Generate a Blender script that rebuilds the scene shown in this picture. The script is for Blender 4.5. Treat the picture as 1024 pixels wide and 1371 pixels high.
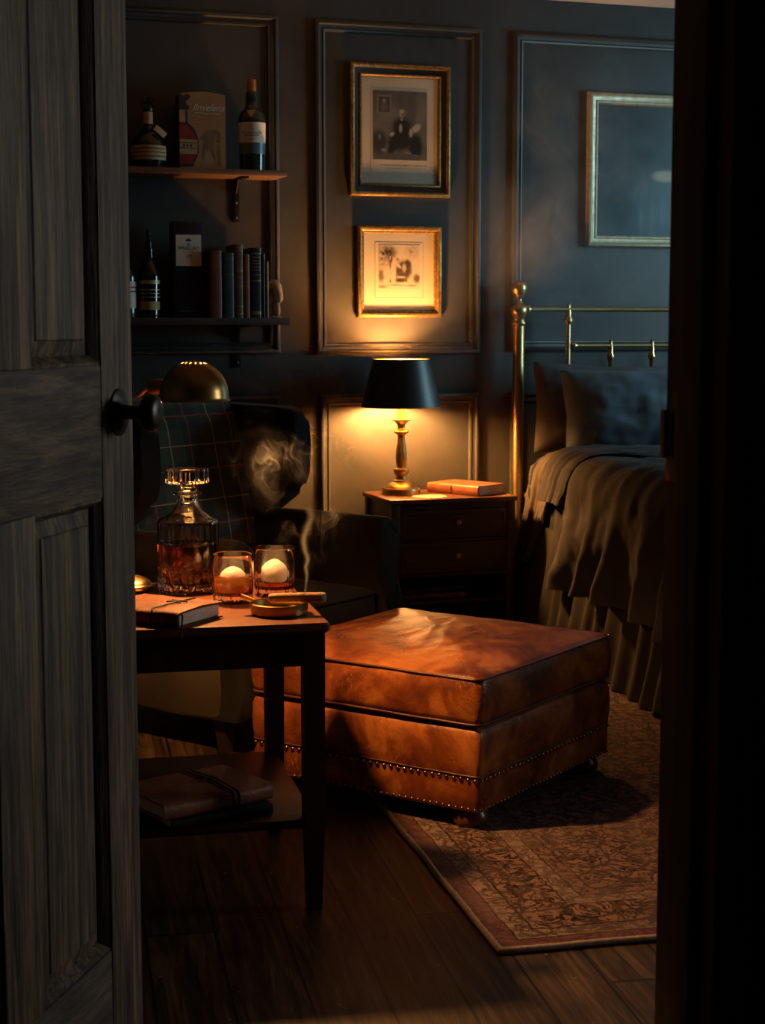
import bpy, bmesh, math, random
from mathutils import Vector, Matrix, noise, Euler

for o in list(bpy.data.objects):
    bpy.data.objects.remove(o, do_unlink=True)
S = bpy.context.scene
COL = S.collection
PI = math.pi
R = math.radians
random.seed(7)

# ------------------------------------------------------------------ camera
cam_d = bpy.data.cameras.new('camera')
cam = bpy.data.objects.new('camera', cam_d); COL.objects.link(cam)
cam.location = (0, 0, 1.25)
cam.rotation_euler = (R(90) - math.atan(255 / 2200), 0, R(-18))
cam_d.sensor_fit = 'HORIZONTAL'; cam_d.sensor_width = 24.0
cam_d.lens = 24.0 * 2200 / 1024
cam_d.clip_start = 0.05
cam_d.dof.use_dof = True; cam_d.dof.focus_distance = 3.75; cam_d.dof.aperture_fstop = 13.0
S.camera = cam

# ------------------------------------------------------------------ world, light, exposure
W = bpy.data.worlds.new('world'); S.world = W; W.use_nodes = True
W.node_tree.nodes['Background'].inputs[0].default_value = (0.35, 0.45, 0.6, 1)
W.node_tree.nodes['Background'].inputs[1].default_value = 0.004
S.view_settings.view_transform = 'Standard'; S.view_settings.look = 'None'
S.view_settings.exposure = 0.0; S.view_settings.gamma = 1.0
S.view_settings.use_curve_mapping = False
S.cycles.use_denoising = True
S.cycles.max_bounces = 14; S.cycles.transmission_bounces = 14; S.cycles.glossy_bounces = 6
S.cycles.diffuse_bounces = 3; S.cycles.transparent_max_bounces = 16
S.cycles.volume_bounces = 0
S.cycles.caustics_reflective = True; S.cycles.caustics_refractive = True
S.cycles.blur_glossy = 0.6; S.cycles.sample_clamp_indirect = 8.0

BULB_DESK = 3300.0        # emission of the bulb in the brass reading lamp
BULB_BED = 2100.0         # emission of the bulb under the black shade
DAY_POWER = 26.0         # dusk light outside the window in the right wall
WARM = (1.0, 0.44, 0.125)
d = bpy.data.lights.new('dusk_light', 'AREA'); d.shape = 'RECTANGLE'; d.size = 1.0; d.size_y = 1.1
d.energy = DAY_POWER; d.color = (0.48, 0.84, 1.0)
dusk = bpy.data.objects.new('dusk_light', d); COL.objects.link(dusk)
dusk.location = (4.97, 5.36, 1.68)
dusk.rotation_euler = Vector((-0.80, 0.55, -0.16)).to_track_quat('-Z', 'Y').to_euler(); d.spread = R(118)
d = bpy.data.lights.new('door_fill_light', 'AREA'); d.shape = 'RECTANGLE'; d.size = 1.2; d.size_y = 0.9  # added fill beam from the right, aimed to brighten the open door
d.energy = 10.5; d.color = (1.0, 0.95, 0.86); d.spread = R(74)
door_fill = bpy.data.objects.new('door_fill_light', d); COL.objects.link(door_fill)
door_fill.location = (4.98, 2.35, 1.62); door_fill.rotation_euler = Vector((-4.7, -0.20, -0.45)).to_track_quat('-Z', 'Y').to_euler()



# ------------------------------------------------------------------ object helpers
def tag(o, label=None, cat=None, group=None, kind=None):
    if label: o['label'] = label
    if cat: o['category'] = cat
    if group: o['group'] = group
    if kind: o['kind'] = kind
    return o


def thing(name, label, cat, loc=(0, 0, 0), rz=0.0, group=None):
    o = bpy.data.objects.new(name, None); COL.objects.link(o)
    o.empty_display_size = 0.05
    o.location = loc; o.rotation_euler = (0, 0, rz)
    return tag(o, label, cat, group)


def obj(name, bm, m, parent=None, smooth=35, loc=None, rz=None, rot=None):
    me = bpy.data.meshes.new(name)
    bmesh.ops.recalc_face_normals(bm, faces=bm.faces[:])
    bm.to_mesh(me); bm.free()
    for k in (m if isinstance(m, (list, tuple)) else [m]):
        me.materials.append(k)
    if smooth:
        me.polygons.foreach_set('use_smooth', [True] * len(me.polygons))
        if smooth < 180:
            me.set_sharp_from_angle(angle=R(smooth))
    o = bpy.data.objects.new(name, me); COL.objects.link(o)
    if parent: o.parent = parent
    if loc is not None: o.location = loc
    if rz is not None: o.rotation_euler = (0, 0, rz)
    if rot is not None: o.rotation_euler = rot
    return o


def struct(name, bm, m, parent=None, smooth=35, **k):
    o = obj(name, bm, m, parent, smooth, **k)
    if not parent: o['kind'] = 'structure'
    return o


def B():
    return bmesh.new()


# ------------------------------------------------------------------ shape helpers
def box(bm, c, s, bev=0.0, seg=2, M=None):
    r = bmesh.ops.create_cube(bm, size=1.0)
    vs = r['verts']
    for v in vs:
        v.co = Vector((v.co.x * s[0] + c[0], v.co.y * s[1] + c[1], v.co.z * s[2] + c[2]))
    if bev > 0:
        es = list({e for v in vs for e in v.link_edges})
        q = bmesh.ops.bevel(bm, geom=es, offset=bev, segments=seg, affect='EDGES', profile=0.5)
        vs = list({v for f in q['faces'] for v in f.verts} | {v for v in vs if v.is_valid})
    if M is not None:
        bmesh.ops.transform(bm, matrix=M, verts=vs)
    return vs


def loft(bm, rings, cap0=True, cap1=True, closed=True, mi=0):
    rr = [[bm.verts.new(p) for p in ring] for ring in rings]
    n = len(rr[0])
    for a, b in zip(rr[:-1], rr[1:]):
        for i in range(n if closed else n - 1):
            j = (i + 1) % n
            try:
                f = bm.faces.new((a[i], a[j], b[j], b[i])); f.material_index = mi
            except ValueError:
                pass
    if closed and cap0: bm.faces.new(rr[0]).material_index = mi
    if closed and cap1: bm.faces.new(list(reversed(rr[-1]))).material_index = mi
    return rr


def lathe(bm, prof, seg=48, c=(0, 0, 0), mod=None, mi=0, M=None):
    """prof: list of (radius, z); radius 0 makes a pole."""
    rings = []; new = []
    for (r, z) in prof:
        if r < 1e-6:
            v = bm.verts.new((c[0], c[1], c[2] + z)); rings.append([v]); new.append(v)
        else:
            ring = []
            for i in range(seg):
                t = 2 * PI * i / seg
                rr = r + (mod(t, z, r) if mod else 0)
                v = bm.verts.new((c[0] + rr * math.cos(t), c[1] + rr * math.sin(t), c[2] + z))
                ring.append(v); new.append(v)
            rings.append(ring)
    for a, b in zip(rings[:-1], rings[1:]):
        if len(a) == 1 and len(b) == 1: continue
        for i in range(seg):
            j = (i + 1) % seg
            if len(a) == 1: f = bm.faces.new((a[0], b[j], b[i]))
            elif len(b) == 1: f = bm.faces.new((a[i], a[j], b[0]))
            else: f = bm.faces.new((a[i], a[j], b[j], b[i]))
            f.material_index = mi
    if M is not None:
        bmesh.ops.transform(bm, matrix=M, verts=new)
    return new


def smooth_prof(pts, n=6):
    """Catmull-Rom through (r, z) points."""
    out = []
    P = [pts[0]] + list(pts) + [pts[-1]]
    for i in range(1, len(P) - 2):
        p0, p1, p2, p3 = P[i - 1], P[i], P[i + 1], P[i + 2]
        for k in range(n):
            t = k / n
            q = []
            for a in range(len(p0)):
                q.append(0.5 * (2 * p1[a] + (p2[a] - p0[a]) * t + (2 * p0[a] - 5 * p1[a] + 4 * p2[a] - p3[a]) * t * t
                                + (-p0[a] + 3 * p1[a] - 3 * p2[a] + p3[a]) * t ** 3))
            out.append(tuple(q))
    out.append(tuple(pts[-1]))
    return out


def tube(bm, path, r, seg=10, closed=False, cap=True, mi=0):
    P = [Vector(p) for p in path]
    n = len(P)
    rings = []
    up = Vector((0, 0, 1))
    prev = None
    for i in range(n):
        if closed:
            t = (P[(i + 1) % n] - P[i - 1]).normalized()
        else:
            t = (P[min(i + 1, n - 1)] - P[max(i - 1, 0)]).normalized()
        if prev is None:
            a = t.cross(up)
            if a.length < 1e-3: a = t.cross(Vector((1, 0, 0)))
            a.normalize()
        else:
            a = prev - t * prev.dot(t); a.normalize()
        prev = a
        b = t.cross(a)
        rad = r[i] if isinstance(r, (list, tuple)) else r
        rings.append([P[i] + (a * math.cos(2 * PI * k / seg) + b * math.sin(2 * PI * k / seg)) * rad for k in range(seg)])
    if closed:
        rings.append(rings[0])
        loft(bm, rings, False, False, mi=mi)
        bmesh.ops.remove_doubles(bm, verts=bm.verts[:], dist=1e-6)
    else:
        loft(bm, rings, cap, cap, mi=mi)


def rrect(hx, hy, r, n=5):
    r = min(r, hx * 0.999, hy * 0.999)
    out = []
    for cx, cy, a0 in ((hx - r, hy - r, 0), (-hx + r, hy - r, 90), (-hx + r, -hy + r, 180), (hx - r, -hy + r, 270)):
        for k in range(n + 1):
            a = R(a0 + 90 * k / n)
            out.append((cx + r * math.cos(a), cy + r * math.sin(a)))
    return out


def densify(pts, step):
    out = []
    n = len(pts)
    for i in range(n):
        a = Vector(pts[i]); b = Vector(pts[(i + 1) % n])
        k = max(1, int((b - a).length / step))
        for j in range(k):
            q = a.lerp(b, j / k); out.append((q.x, q.y))
    return out


def soft_block(bm, hx, hy, rad, prof, crown=0.0, floor_cap=True, step=0.03, ncap=9, wob=0.0, wsc=6.0, seed=0.0, c=(0, 0, 0), pw=2.2):
    """prof: list of (outset, z) up the side; the top is closed with concentric rings that rise by crown."""
    rings = []
    base = densify(rrect(hx, hy, rad, 6), step)
    for (o, z) in prof:
        sx = (hx + o) / hx; sy = (hy + o) / hy
        rings.append([Vector((x * sx, y * sy, z)) for (x, y) in base])
    ot, zt = prof[-1]
    sx = (hx + ot) / hx; sy = (hy + ot) / hy
    for k in range(1, ncap):
        t = 1 - k / ncap
        rings.append([Vector((x * sx * t, y * sy * t, zt + crown * (1 - t ** pw))) for (x, y) in base])
    if wob:
        for ring in rings:
            for p in ring:
                nv = noise.noise_vector(p * wsc + Vector((seed, seed * 1.7, 0)))
                p += nv * wob
    rings = [[p + Vector(c) for p in ring] for ring in rings]
    rr = loft(bm, rings, floor_cap, False)
    cv = bm.verts.new(Vector((0, 0, zt + crown)) + Vector(c))
    last = rr[-1]
    for i in range(len(last)):
        bm.faces.new((last[i], last[(i + 1) % len(last)], cv))


def prism(bm, pts, axis, a0, a1, bev=0.0, seg=3):
    """extrude a 2-D outline along x or y."""
    def P(u, v, w):
        return (w, u, v) if axis == 'x' else (u, w, v)
    A = [bm.verts.new(P(u, v, a0)) for u, v in pts]
    Bv = [bm.verts.new(P(u, v, a1)) for u, v in pts]
    n = len(pts)
    fs = [bm.faces.new(A), bm.faces.new(list(reversed(Bv)))]
    for i in range(n):
        bm.faces.new((A[i], A[(i + 1) % n], Bv[(i + 1) % n], Bv[i]))
    if bev:
        es = list({e for f in fs for e in f.edges})
        bmesh.ops.bevel(bm, geom=es, offset=bev, segments=seg, affect='EDGES', profile=0.5)


def moulding(bm, x0, x1, z0, z1, y, prof, mi=0):
    """a mitred rectangular moulding on a wall that faces -y; prof: (inset, stand-off)."""
    rings = []
    for (sx, sz) in ((0, 0), (1, 0), (1, 1), (0, 1)):
        ring = []
        for (i, h) in prof:
            ring.append((x0 + i if sx == 0 else x1 - i, y - h, z0 + i if sz == 0 else z1 - i))
        rings.append(ring)
    rings.append(rings[0])
    rr = [[bm.verts.new(p) for p in ring] for ring in rings[:4]]
    n = len(prof)
    for k in range(4):
        a, b = rr[k], rr[(k + 1) % 4]
        for i in range(n - 1):
            bm.faces.new((a[i], b[i], b[i + 1], a[i + 1])).material_index = mi


def sheet(bm, f, nu, nv, thick=0.0, uv=True):
    """grid surface f(u, v) with a uv layer; solidified when thick is given."""
    L = bm.loops.layers.uv.verify()
    V = [[bm.verts.new(f(i / nu, j / nv)) for j in range(nv + 1)] for i in range(nu + 1)]
    fs = []
    for i in range(nu):
        for j in range(nv):
            q = bm.faces.new((V[i][j], V[i + 1][j], V[i + 1][j + 1], V[i][j + 1]))
            for l, (a, b) in zip(q.loops, ((i, j), (i + 1, j), (i + 1, j + 1), (i, j + 1))):
                l[L].uv = (a / nu, b / nv)
            fs.append(q)
    if thick:
        bmesh.ops.recalc_face_normals(bm, faces=fs)
        bmesh.ops.solidify(bm, geom=fs, thickness=thick)
    return V


def nz(x, y=0.0, z=0.0):
    return noise.noise(Vector((x, y, z)))


def text(name, body, size, loc, rot, m, parent, shear=0.0, xs=1.0):
    c = bpy.data.curves.new(name, 'FONT'); c.body = body; c.size = size; c.shear = shear
    c.align_x = 'CENTER'; c.align_y = 'CENTER'; c.extrude = 0.0002
    t = bpy.data.objects.new(name, c)
    COL.objects.link(t)
    dg = bpy.context.evaluated_depsgraph_get()
    me = bpy.data.meshes.new_from_object(t.evaluated_get(dg))
    COL.objects.unlink(t); bpy.data.objects.remove(t)
    me.materials.clear(); me.materials.append(m)
    o = bpy.data.objects.new(name, me); COL.objects.link(o)
    o.parent = parent; o.location = loc; o.rotation_euler = rot; o.scale = (xs, 1, 1)
    return o


# ------------------------------------------------------------------ material helpers
class G:
    """a small node-graph builder around one Principled material"""
    def __init__(s, name):
        s.m = bpy.data.materials.new(name); s.m.use_nodes = True
        s.t = s.m.node_tree; s.b = s.t.nodes['Principled BSDF']; s.out = s.t.nodes['Material Output']
        s.co = s.n('ShaderNodeTexCoord')

    def n(s, kind, ins=None, **props):
        x = s.t.nodes.new(kind)
        for k, v in props.items(): setattr(x, k, v)
        for k, v in (ins or {}).items():
            if hasattr(v, 'is_linked') or isinstance(v, bpy.types.NodeSocket): s.t.links.new(v, x.inputs[k])
            else: x.inputs[k].default_value = v
        return x

    def math(s, op, a, b=0.0, clamp=False):
        return s.n('ShaderNodeMath', {0: a, 1: b}, operation=op, use_clamp=clamp).outputs[0]

    def mapping(s, scale=(1, 1, 1), rot=(0, 0, 0), loc=(0, 0, 0), src='Object'):
        v = s.co.outputs[src] if isinstance(src, str) else src
        return s.n('ShaderNodeMapping', {'Vector': v, 'Scale': scale, 'Rotation': rot, 'Location': loc}).outputs[0]

    def noise(s, vec, scale, detail=4.0, rough=0.55, dist=0.0):
        return s.n('ShaderNodeTexNoise', {'Vector': vec, 'Scale': scale, 'Detail': detail, 'Roughness': rough, 'Distortion': dist}).outputs[0]

    def ramp(s, fac, stops, interp='LINEAR'):
        x = s.n('ShaderNodeValToRGB', {'Fac': fac})
        cr = x.color_ramp; cr.interpolation = interp
        while len(cr.elements) < len(stops): cr.elements.new(0.5)
        for e, (p, c) in zip(cr.elements, stops):
            e.position = p; e.color = (c[0], c[1], c[2], 1) if isinstance(c, tuple) else (c, c, c, 1)
        return x.outputs[0]

    def mix(s, fac, a, b, blend='MIX'):
        x = s.n('ShaderNodeMix', data_type='RGBA', blend_type=blend)
        for k, v in ((0, fac), (6, a), (7, b)):
            if isinstance(v, bpy.types.NodeSocket): s.t.links.new(v, x.inputs[k])
            elif isinstance(v, tuple): x.inputs[k].default_value = (v[0], v[1], v[2], 1)
            else: x.inputs[k].default_value = v
        return x.outputs[2]

    def bump(s, h, strength=0.3, dist=0.01):
        x = s.n('ShaderNodeBump', {'Height': h, 'Strength': strength, 'Distance': dist})
        s.t.links.new(x.outputs[0], s.b.inputs['Normal'])

    def set(s, **k):
        for n, v in k.items():
            n = n.replace('_', ' ')
            if isinstance(v, bpy.types.NodeSocket): s.t.links.new(v, s.b.inputs[n])
            else: s.b.inputs[n].default_value = (v[0], v[1], v[2], 1) if isinstance(v, tuple) and len(v) == 3 and 'Color' in n or isinstance(v, tuple) and n == 'Sheen Tint' else v
        return s


def mat(name, c1, c2=None, rough=0.5, metal=0.0, scale=8.0, stretch=(1, 1, 1), bump=0.0, bscale=None, r2=None, lo=0.35, hi=0.65, detail=5.0, bdist=0.004, **extra):
    g = G(name)
    v = g.mapping(stretch)
    c2 = c2 or tuple(x * 0.72 for x in c1)
    n1 = g.noise(v, scale, detail, 0.6)
    g.set(**{'Base Color': g.ramp(n1, [(lo, c2), (hi, c1)])}, Metallic=metal)
    if r2 is not None:
        x = g.n('ShaderNodeMapRange', {'Value': n1, 'From Min': lo, 'From Max': hi, 'To Min': r2, 'To Max': rough})
        g.set(Roughness=x.outputs[0])
    else:
        g.set(Roughness=rough)
    if bump:
        g.bump(g.noise(v, bscale or scale * 6, 4.0, 0.6), bump, bdist)
    g.set(**extra)
    return g.m


# ------------------------------------------------------------------ materials
def wall_material():
    g = G('dark_wall_paint')
    v = g.mapping()
    n1 = g.noise(v, 2.6, 7, 0.68, 0.6)
    n2 = g.noise(v, 40, 3, 0.6)
    g.set(**{'Base Color': g.ramp(n1, [(0.3, (0.026, 0.028, 0.027)), (0.7, (0.052, 0.050, 0.045))])})
    g.set(Roughness=g.ramp(n1, [(0.3, 0.42), (0.7, 0.62)]))
    g.bump(n2, 0.10, 0.003)
    return g.m


def floor_material():
    g = G('old_floorboards')
    v = g.mapping(rot=(0, 0, R(7)))
    sx = g.n('ShaderNodeSeparateXYZ', {0: v})
    u = g.math('DIVIDE', sx.outputs[0], 0.142)
    board = g.math('FLOOR', u)
    fr = g.math('FRACT', u)
    # board ends
    off = g.n('ShaderNodeTexWhiteNoise', {'W': board}, noise_dimensions='1D').outputs[0]
    ly = g.math('ADD', g.math('DIVIDE', sx.outputs[1], 2.6), g.math('MULTIPLY', off, 5.0))
    endf = g.math('FRACT', ly)
    cell = g.math('ADD', board, g.math('MULTIPLY', g.math('FLOOR', ly), 17.3))
    tone = g.n('ShaderNodeTexWhiteNoise', {'W': cell}, noise_dimensions='1D').outputs[0]
    gx = g.n('ShaderNodeCombineXYZ', {0: g.math('MULTIPLY', sx.outputs[0], 22.0), 1: g.math('MULTIPLY', sx.outputs[1], 1.3), 2: g.math('MULTIPLY', cell, 3.1)}).outputs[0]
    grain = g.noise(gx, 1.6, 7, 0.65, 1.2)
    blot = g.noise(v, 3.2, 5, 0.6)
    col = g.ramp(grain, [(0.34, (0.014, 0.009, 0.007)), (0.50, (0.056, 0.037, 0.024)), (0.68, (0.145, 0.099, 0.065))])
    col = g.mix(0.75, col, g.ramp(blot, [(0.32, (0.42, 0.40, 0.38)), (0.66, (1.25, 1.15, 1.0))]), 'MULTIPLY')
    col = g.mix(0.55, col, g.ramp(tone, [(0.0, (0.55, 0.52, 0.5)), (1.0, (1.3, 1.2, 1.1))]), 'MULTIPLY')
    gap = g.math('MAXIMUM', g.math('GREATER_THAN', g.math('ABSOLUTE', g.math('SUBTRACT', fr, 0.5)), 0.478),
                 g.math('GREATER_THAN', g.math('ABSOLUTE', g.math('SUBTRACT', endf, 0.5)), 0.4985))
    # worn specks of old paint
    spk = g.math('GREATER_THAN', g.noise(v, 58, 2, 0.5), 0.735)
    col = g.mix(spk, col, (0.22, 0.20, 0.16))
    col = g.mix(gap, col, (0.004, 0.003, 0.003))
    g.set(**{'Base Color': col}, Roughness=g.ramp(blot, [(0.3, 0.34), (0.7, 0.55)]))
    h = g.math('SUBTRACT', g.math('MULTIPLY', grain, 0.35), g.math('MULTIPLY', gap, 1.0))
    g.bump(h, 0.5, 0.004)
    return g.m


def leather(name, c_dark, c_mid, c_light, rough=0.36, sc=5.0, scratch=True):
    g = G(name)
    v = g.mapping()
    n1 = g.noise(v, sc, 7, 0.62, 0.6)
    n2 = g.noise(v, sc * 5.5, 4, 0.6)
    col = g.ramp(n1, [(0.36, c_dark), (0.5, c_mid), (0.64, c_light)])
    if scratch:
        vv = g.mapping((1.0, 3.2, 1.6), rot=(0.4, 0.3, 0.9))
        wr = g.noise(vv, sc * 2.0, 3, 0.5, 2.5)
        line = g.ramp(g.math('ABSOLUTE', g.math('SUBTRACT', wr, 0.5)), [(0.0, 1.0), (0.010, 0.0)])
        msk = g.ramp(g.noise(v, sc * 1.3, 2), [(0.44, 0.0), (0.60, 0.9)])
        col = g.mix(g.math('MULTIPLY', line, msk), col, tuple(min(1, x * 1.8) for x in c_light))
    col = g.mix(0.35, col, g.ramp(n2, [(0.3, (0.55, 0.5, 0.5)), (0.7, (1.2, 1.2, 1.2))]), 'MULTIPLY')
    g.set(**{'Base Color': col}, Roughness=g.ramp(n1, [(0.3, rough + 0.16), (0.7, rough)]))
    vo = g.n('ShaderNodeTexVoronoi', {'Vector': v, 'Scale': 230.0}).outputs[0]
    cre = g.noise(v, sc * 2.6, 5, 0.6, 1.2)
    h = g.math('ADD', g.math('MULTIPLY', vo, 0.12), g.math('MULTIPLY', cre, 0.9))
    g.bump(h, 0.35, 0.006)
    return g.m


def rug_material():
    g = G('faded_persian_rug')
    uv = g.co.outputs['Object']
    s = g.n('ShaderNodeSeparateXYZ', {0: uv})
    # wear and hand-knotted wander
    jit = g.noise(uv, 24, 3, 0.6)
    j = g.math('MULTIPLY', g.math('SUBTRACT', jit, 0.5), 0.018)
    dx = g.math('ADD', g.math('SUBTRACT', RUG[0] / 2, g.math('ABSOLUTE', s.outputs[0])), j)
    dy = g.math('ADD', g.math('SUBTRACT', RUG[1] / 2, g.math('ABSOLUTE', s.outputs[1])), j)
    e = g.math('MINIMUM', dx, dy)
    ed = g.math('DIVIDE', e, 0.5)
    band = g.ramp(ed, [(0.0, (0.30, 0.26, 0.22)), (0.016, (0.150, 0.066, 0.076)), (0.10, (0.030, 0.022, 0.030)), (0.108, (0.250, 0.180, 0.150)),
                       (0.195, (0.030, 0.022, 0.030)), (0.204, (0.230, 0.138, 0.110)), (0.43, (0.030, 0.022, 0.030)), (0.439, (0.260, 0.190, 0.160)),
                       (0.52, (0.041, 0.030, 0.035)), (0.529, (0.200, 0.118, 0.105)), (0.60, (0.041, 0.030, 0.035)), (0.608, (0.220, 0.142, 0.125))], 'CONSTANT')
    w = g.noise(uv, 7, 3, 0.6)
    vec = g.mix(0.10, uv, g.n('ShaderNodeTexNoise', {'Vector': uv, 'Scale': 9.0, 'Detail': 2.0}).outputs[1])
    v1 = g.n('ShaderNodeTexVoronoi', {'Vector': vec, 'Scale': 21.0}, feature='DISTANCE_TO_EDGE').outputs[0]
    v2 = g.n('ShaderNodeTexVoronoi', {'Vector': vec, 'Scale': 46.0}, feature='F1').outputs[0]
    vine = g.ramp(v1, [(0.0, 1.0), (0.07, 1.0), (0.10, 0.0)])
    n3 = g.noise(vec, 58, 4, 0.65, 1.3)
    flower = g.ramp(n3, [(0.50, 0.0), (0.55, 1.0)])
    ink = g.math('MAXIMUM', g.math('MULTIPLY', vine, 0.75), flower)
    inner = g.ramp(ed, [(0.0, 0.55), (0.125, 0.85), (0.218, 1.0), (0.44, 0.7), (0.545, 0.8), (0.632, 0.95)], 'CONSTANT')
    col = g.mix(g.math('MULTIPLY', ink, inner), band, (0.018, 0.013, 0.016))
    lit = g.math('MULTIPLY', g.ramp(v2, [(0.0, 1.0), (0.22, 0.0)]), g.math('MULTIPLY', inner, 0.6))
    col = g.mix(lit, col, (0.32, 0.215, 0.165))
    wear = g.ramp(g.noise(uv, 5, 6, 0.7), [(0.42, 0.0), (0.72, 0.6)])
    col = g.mix(wear, col, (0.185, 0.128, 0.112))
    fib = g.noise(g.mapping((1, 1, 1)), 420, 2, 0.7)
    col = g.mix(0.6, col, g.ramp(fib, [(0.3, (0.45, 0.45, 0.45)), (0.7, (1.4, 1.4, 1.4))]), 'MULTIPLY')
    g.set(**{'Base Color': col}, Roughness=0.95)
    g.b.inputs['Specular IOR Level'].default_value = 0.1
    g.bump(g.math('ADD', g.math('MULTIPLY', fib, 0.6), g.math('MULTIPLY', ink, 0.5)), 0.6, 0.004)
    return g.m


def plaid_material():
    g = G('green_plaid_wool')
    s = g.n('ShaderNodeSeparateXYZ', {0: g.co.outputs['UV']})

    def stripes(x, size):
        t = g.math('FRACT', g.math('DIVIDE', x, size))
        yel = g.math('LESS_THAN', g.math('ABSOLUTE', g.math('SUBTRACT', t, 0.22)), 0.011)
        red = g.math('LESS_THAN', g.math('ABSOLUTE', g.math('SUBTRACT', t, 0.66)), 0.016)
        navy = g.math('LESS_THAN', g.math('ABSOLUTE', g.math('SUBTRACT', t, 0.72)), 0.20)
        return yel, red, navy
    ux = g.math('MULTIPLY', s.outputs[0], 0.58); vy = g.math('MULTIPLY', s.outputs[1], 1.05)
    y1, r1, n1 = stripes(ux, 0.205); y2, r2, n2 = stripes(vy, 0.205)
    base = (0.058, 0.066, 0.040)
    col = g.mix(g.math('MULTIPLY', n1, 0.5), base, (0.022, 0.026, 0.036))
    col = g.mix(g.math('MULTIPLY', n2, 0.5), col, (0.022, 0.026, 0.036))
    col = g.mix(g.math('MULTIPLY', r1, 0.85), col, (0.28, 0.052, 0.042)); col = g.mix(g.math('MULTIPLY', r2, 0.85), col, (0.28, 0.052, 0.042))
    col = g.mix(g.math('MULTIPLY', y1, 0.9), col, (0.36, 0.29, 0.135)); col = g.mix(g.math('MULTIPLY', y2, 0.9), col, (0.36, 0.29, 0.135))
    f = g.noise(g.mapping(), 500, 2, 0.6)
    col = g.mix(0.5, col, g.ramp(f, [(0.3, (0.5, 0.5, 0.5)), (0.7, (1.4, 1.4, 1.4))]), 'MULTIPLY')
    g.set(**{'Base Color': col}, Roughness=0.9)
    g.b.inputs['Sheen Weight'].default_value = 0.10; g.b.inputs['Specular IOR Level'].default_value = 0.1
    g.bump(f, 0.4, 0.002)
    return g.m


def glass_material(name, c=(1, 1, 1), rough=0.0, ior=1.5):
    g = G(name)
    g.set(**{'Base Color': c}, Roughness=rough, IOR=ior)
    g.b.inputs['Transmission Weight'].default_value = 1.0
    return g.m


def liquid_material(name, c, density):
    g = G(name)
    g.set(**{'Base Color': (1, 1, 1)}, Roughness=0.0, IOR=1.36)
    g.b.inputs['Transmission Weight'].default_value = 1.0
    a = g.n('ShaderNodeVolumeAbsorption', {'Color': (c[0], c[1], c[2], 1), 'Density': density})
    g.t.links.new(a.outputs[0], g.out.inputs['Volume'])
    return g.m


def emit_material(name, c, s):
    m = bpy.data.materials.new(name); m.use_nodes = True
    t = m.node_tree; t.nodes.clear()
    e = t.nodes.new('ShaderNodeEmission'); e.inputs[0].default_value = (*c, 1); e.inputs[1].default_value = s
    o = t.nodes.new('ShaderNodeOutputMaterial'); t.links.new(e.outputs[0], o.inputs[0])
    return m


def attr_material(name, rough=0.75, spec=0.2):
    g = G(name)
    a = g.n('ShaderNodeVertexColor', layer_name='ink')
    g.set(**{'Base Color': a.outputs[0]}, Roughness=rough)
    g.b.inputs['Specular IOR Level'].default_value = spec
    return g.m


def shade_material():
    """black card outside, gilt paper inside"""
    g = G('black_lamp_shade')
    geo = g.n('ShaderNodeNewGeometry')
    v = g.mapping()
    n = g.noise(v, 30, 3)
    g.set(**{'Base Color': g.ramp(n, [(0.3, (0.010, 0.010, 0.011)), (0.7, (0.016, 0.016, 0.017))])}, Roughness=0.42)
    return g.m


BRASS = mat('aged_brass', (0.56, 0.40, 0.17), (0.40, 0.27, 0.105), rough=0.30, r2=0.42, metal=1.0, scale=14)
BRASS_DARK = mat('antique_brass', (0.40, 0.265, 0.100), (0.24, 0.155, 0.058), rough=0.28, r2=0.40, metal=1.0, scale=9)
GILT = mat('worn_gilt', (0.42, 0.26, 0.085), (0.20, 0.115, 0.04), rough=0.36, r2=0.5, metal=0.75, scale=60, bump=0.5, bscale=140, bdist=0.003)
SILVER_GILT = mat('pale_gilt', (0.42, 0.35, 0.22), (0.28, 0.23, 0.14), rough=0.38, r2=0.5, metal=0.35, scale=40)
BLACK_FRAME = mat('black_frame_wood', (0.022, 0.018, 0.014), (0.012, 0.010, 0.008), rough=0.4)
IRON = mat('black_iron', (0.013, 0.014, 0.016), (0.008, 0.008, 0.009), rough=0.38, metal=0.3, bump=0.15)
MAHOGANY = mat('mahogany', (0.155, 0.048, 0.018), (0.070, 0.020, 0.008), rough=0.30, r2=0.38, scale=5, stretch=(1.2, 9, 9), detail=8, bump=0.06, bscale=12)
MAHOGANY_LONG = MAHOGANY
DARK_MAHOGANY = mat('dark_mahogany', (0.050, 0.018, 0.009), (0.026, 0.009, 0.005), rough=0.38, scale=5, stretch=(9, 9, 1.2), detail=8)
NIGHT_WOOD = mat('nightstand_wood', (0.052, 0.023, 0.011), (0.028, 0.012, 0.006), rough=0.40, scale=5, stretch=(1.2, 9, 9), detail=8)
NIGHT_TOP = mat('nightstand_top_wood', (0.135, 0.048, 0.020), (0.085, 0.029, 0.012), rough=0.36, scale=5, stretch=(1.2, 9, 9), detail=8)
SHELF_WOOD = mat('shelf_wood', (0.16, 0.072, 0.030), (0.085, 0.038, 0.017), rough=0.5, scale=5, stretch=(1.2, 12, 12), detail=8)
SHELF_DARK = mat('dark_shelf_wood', (0.045, 0.030, 0.020), (0.025, 0.016, 0.011), rough=0.42, scale=5, stretch=(1.2, 12, 12), detail=8)
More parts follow.
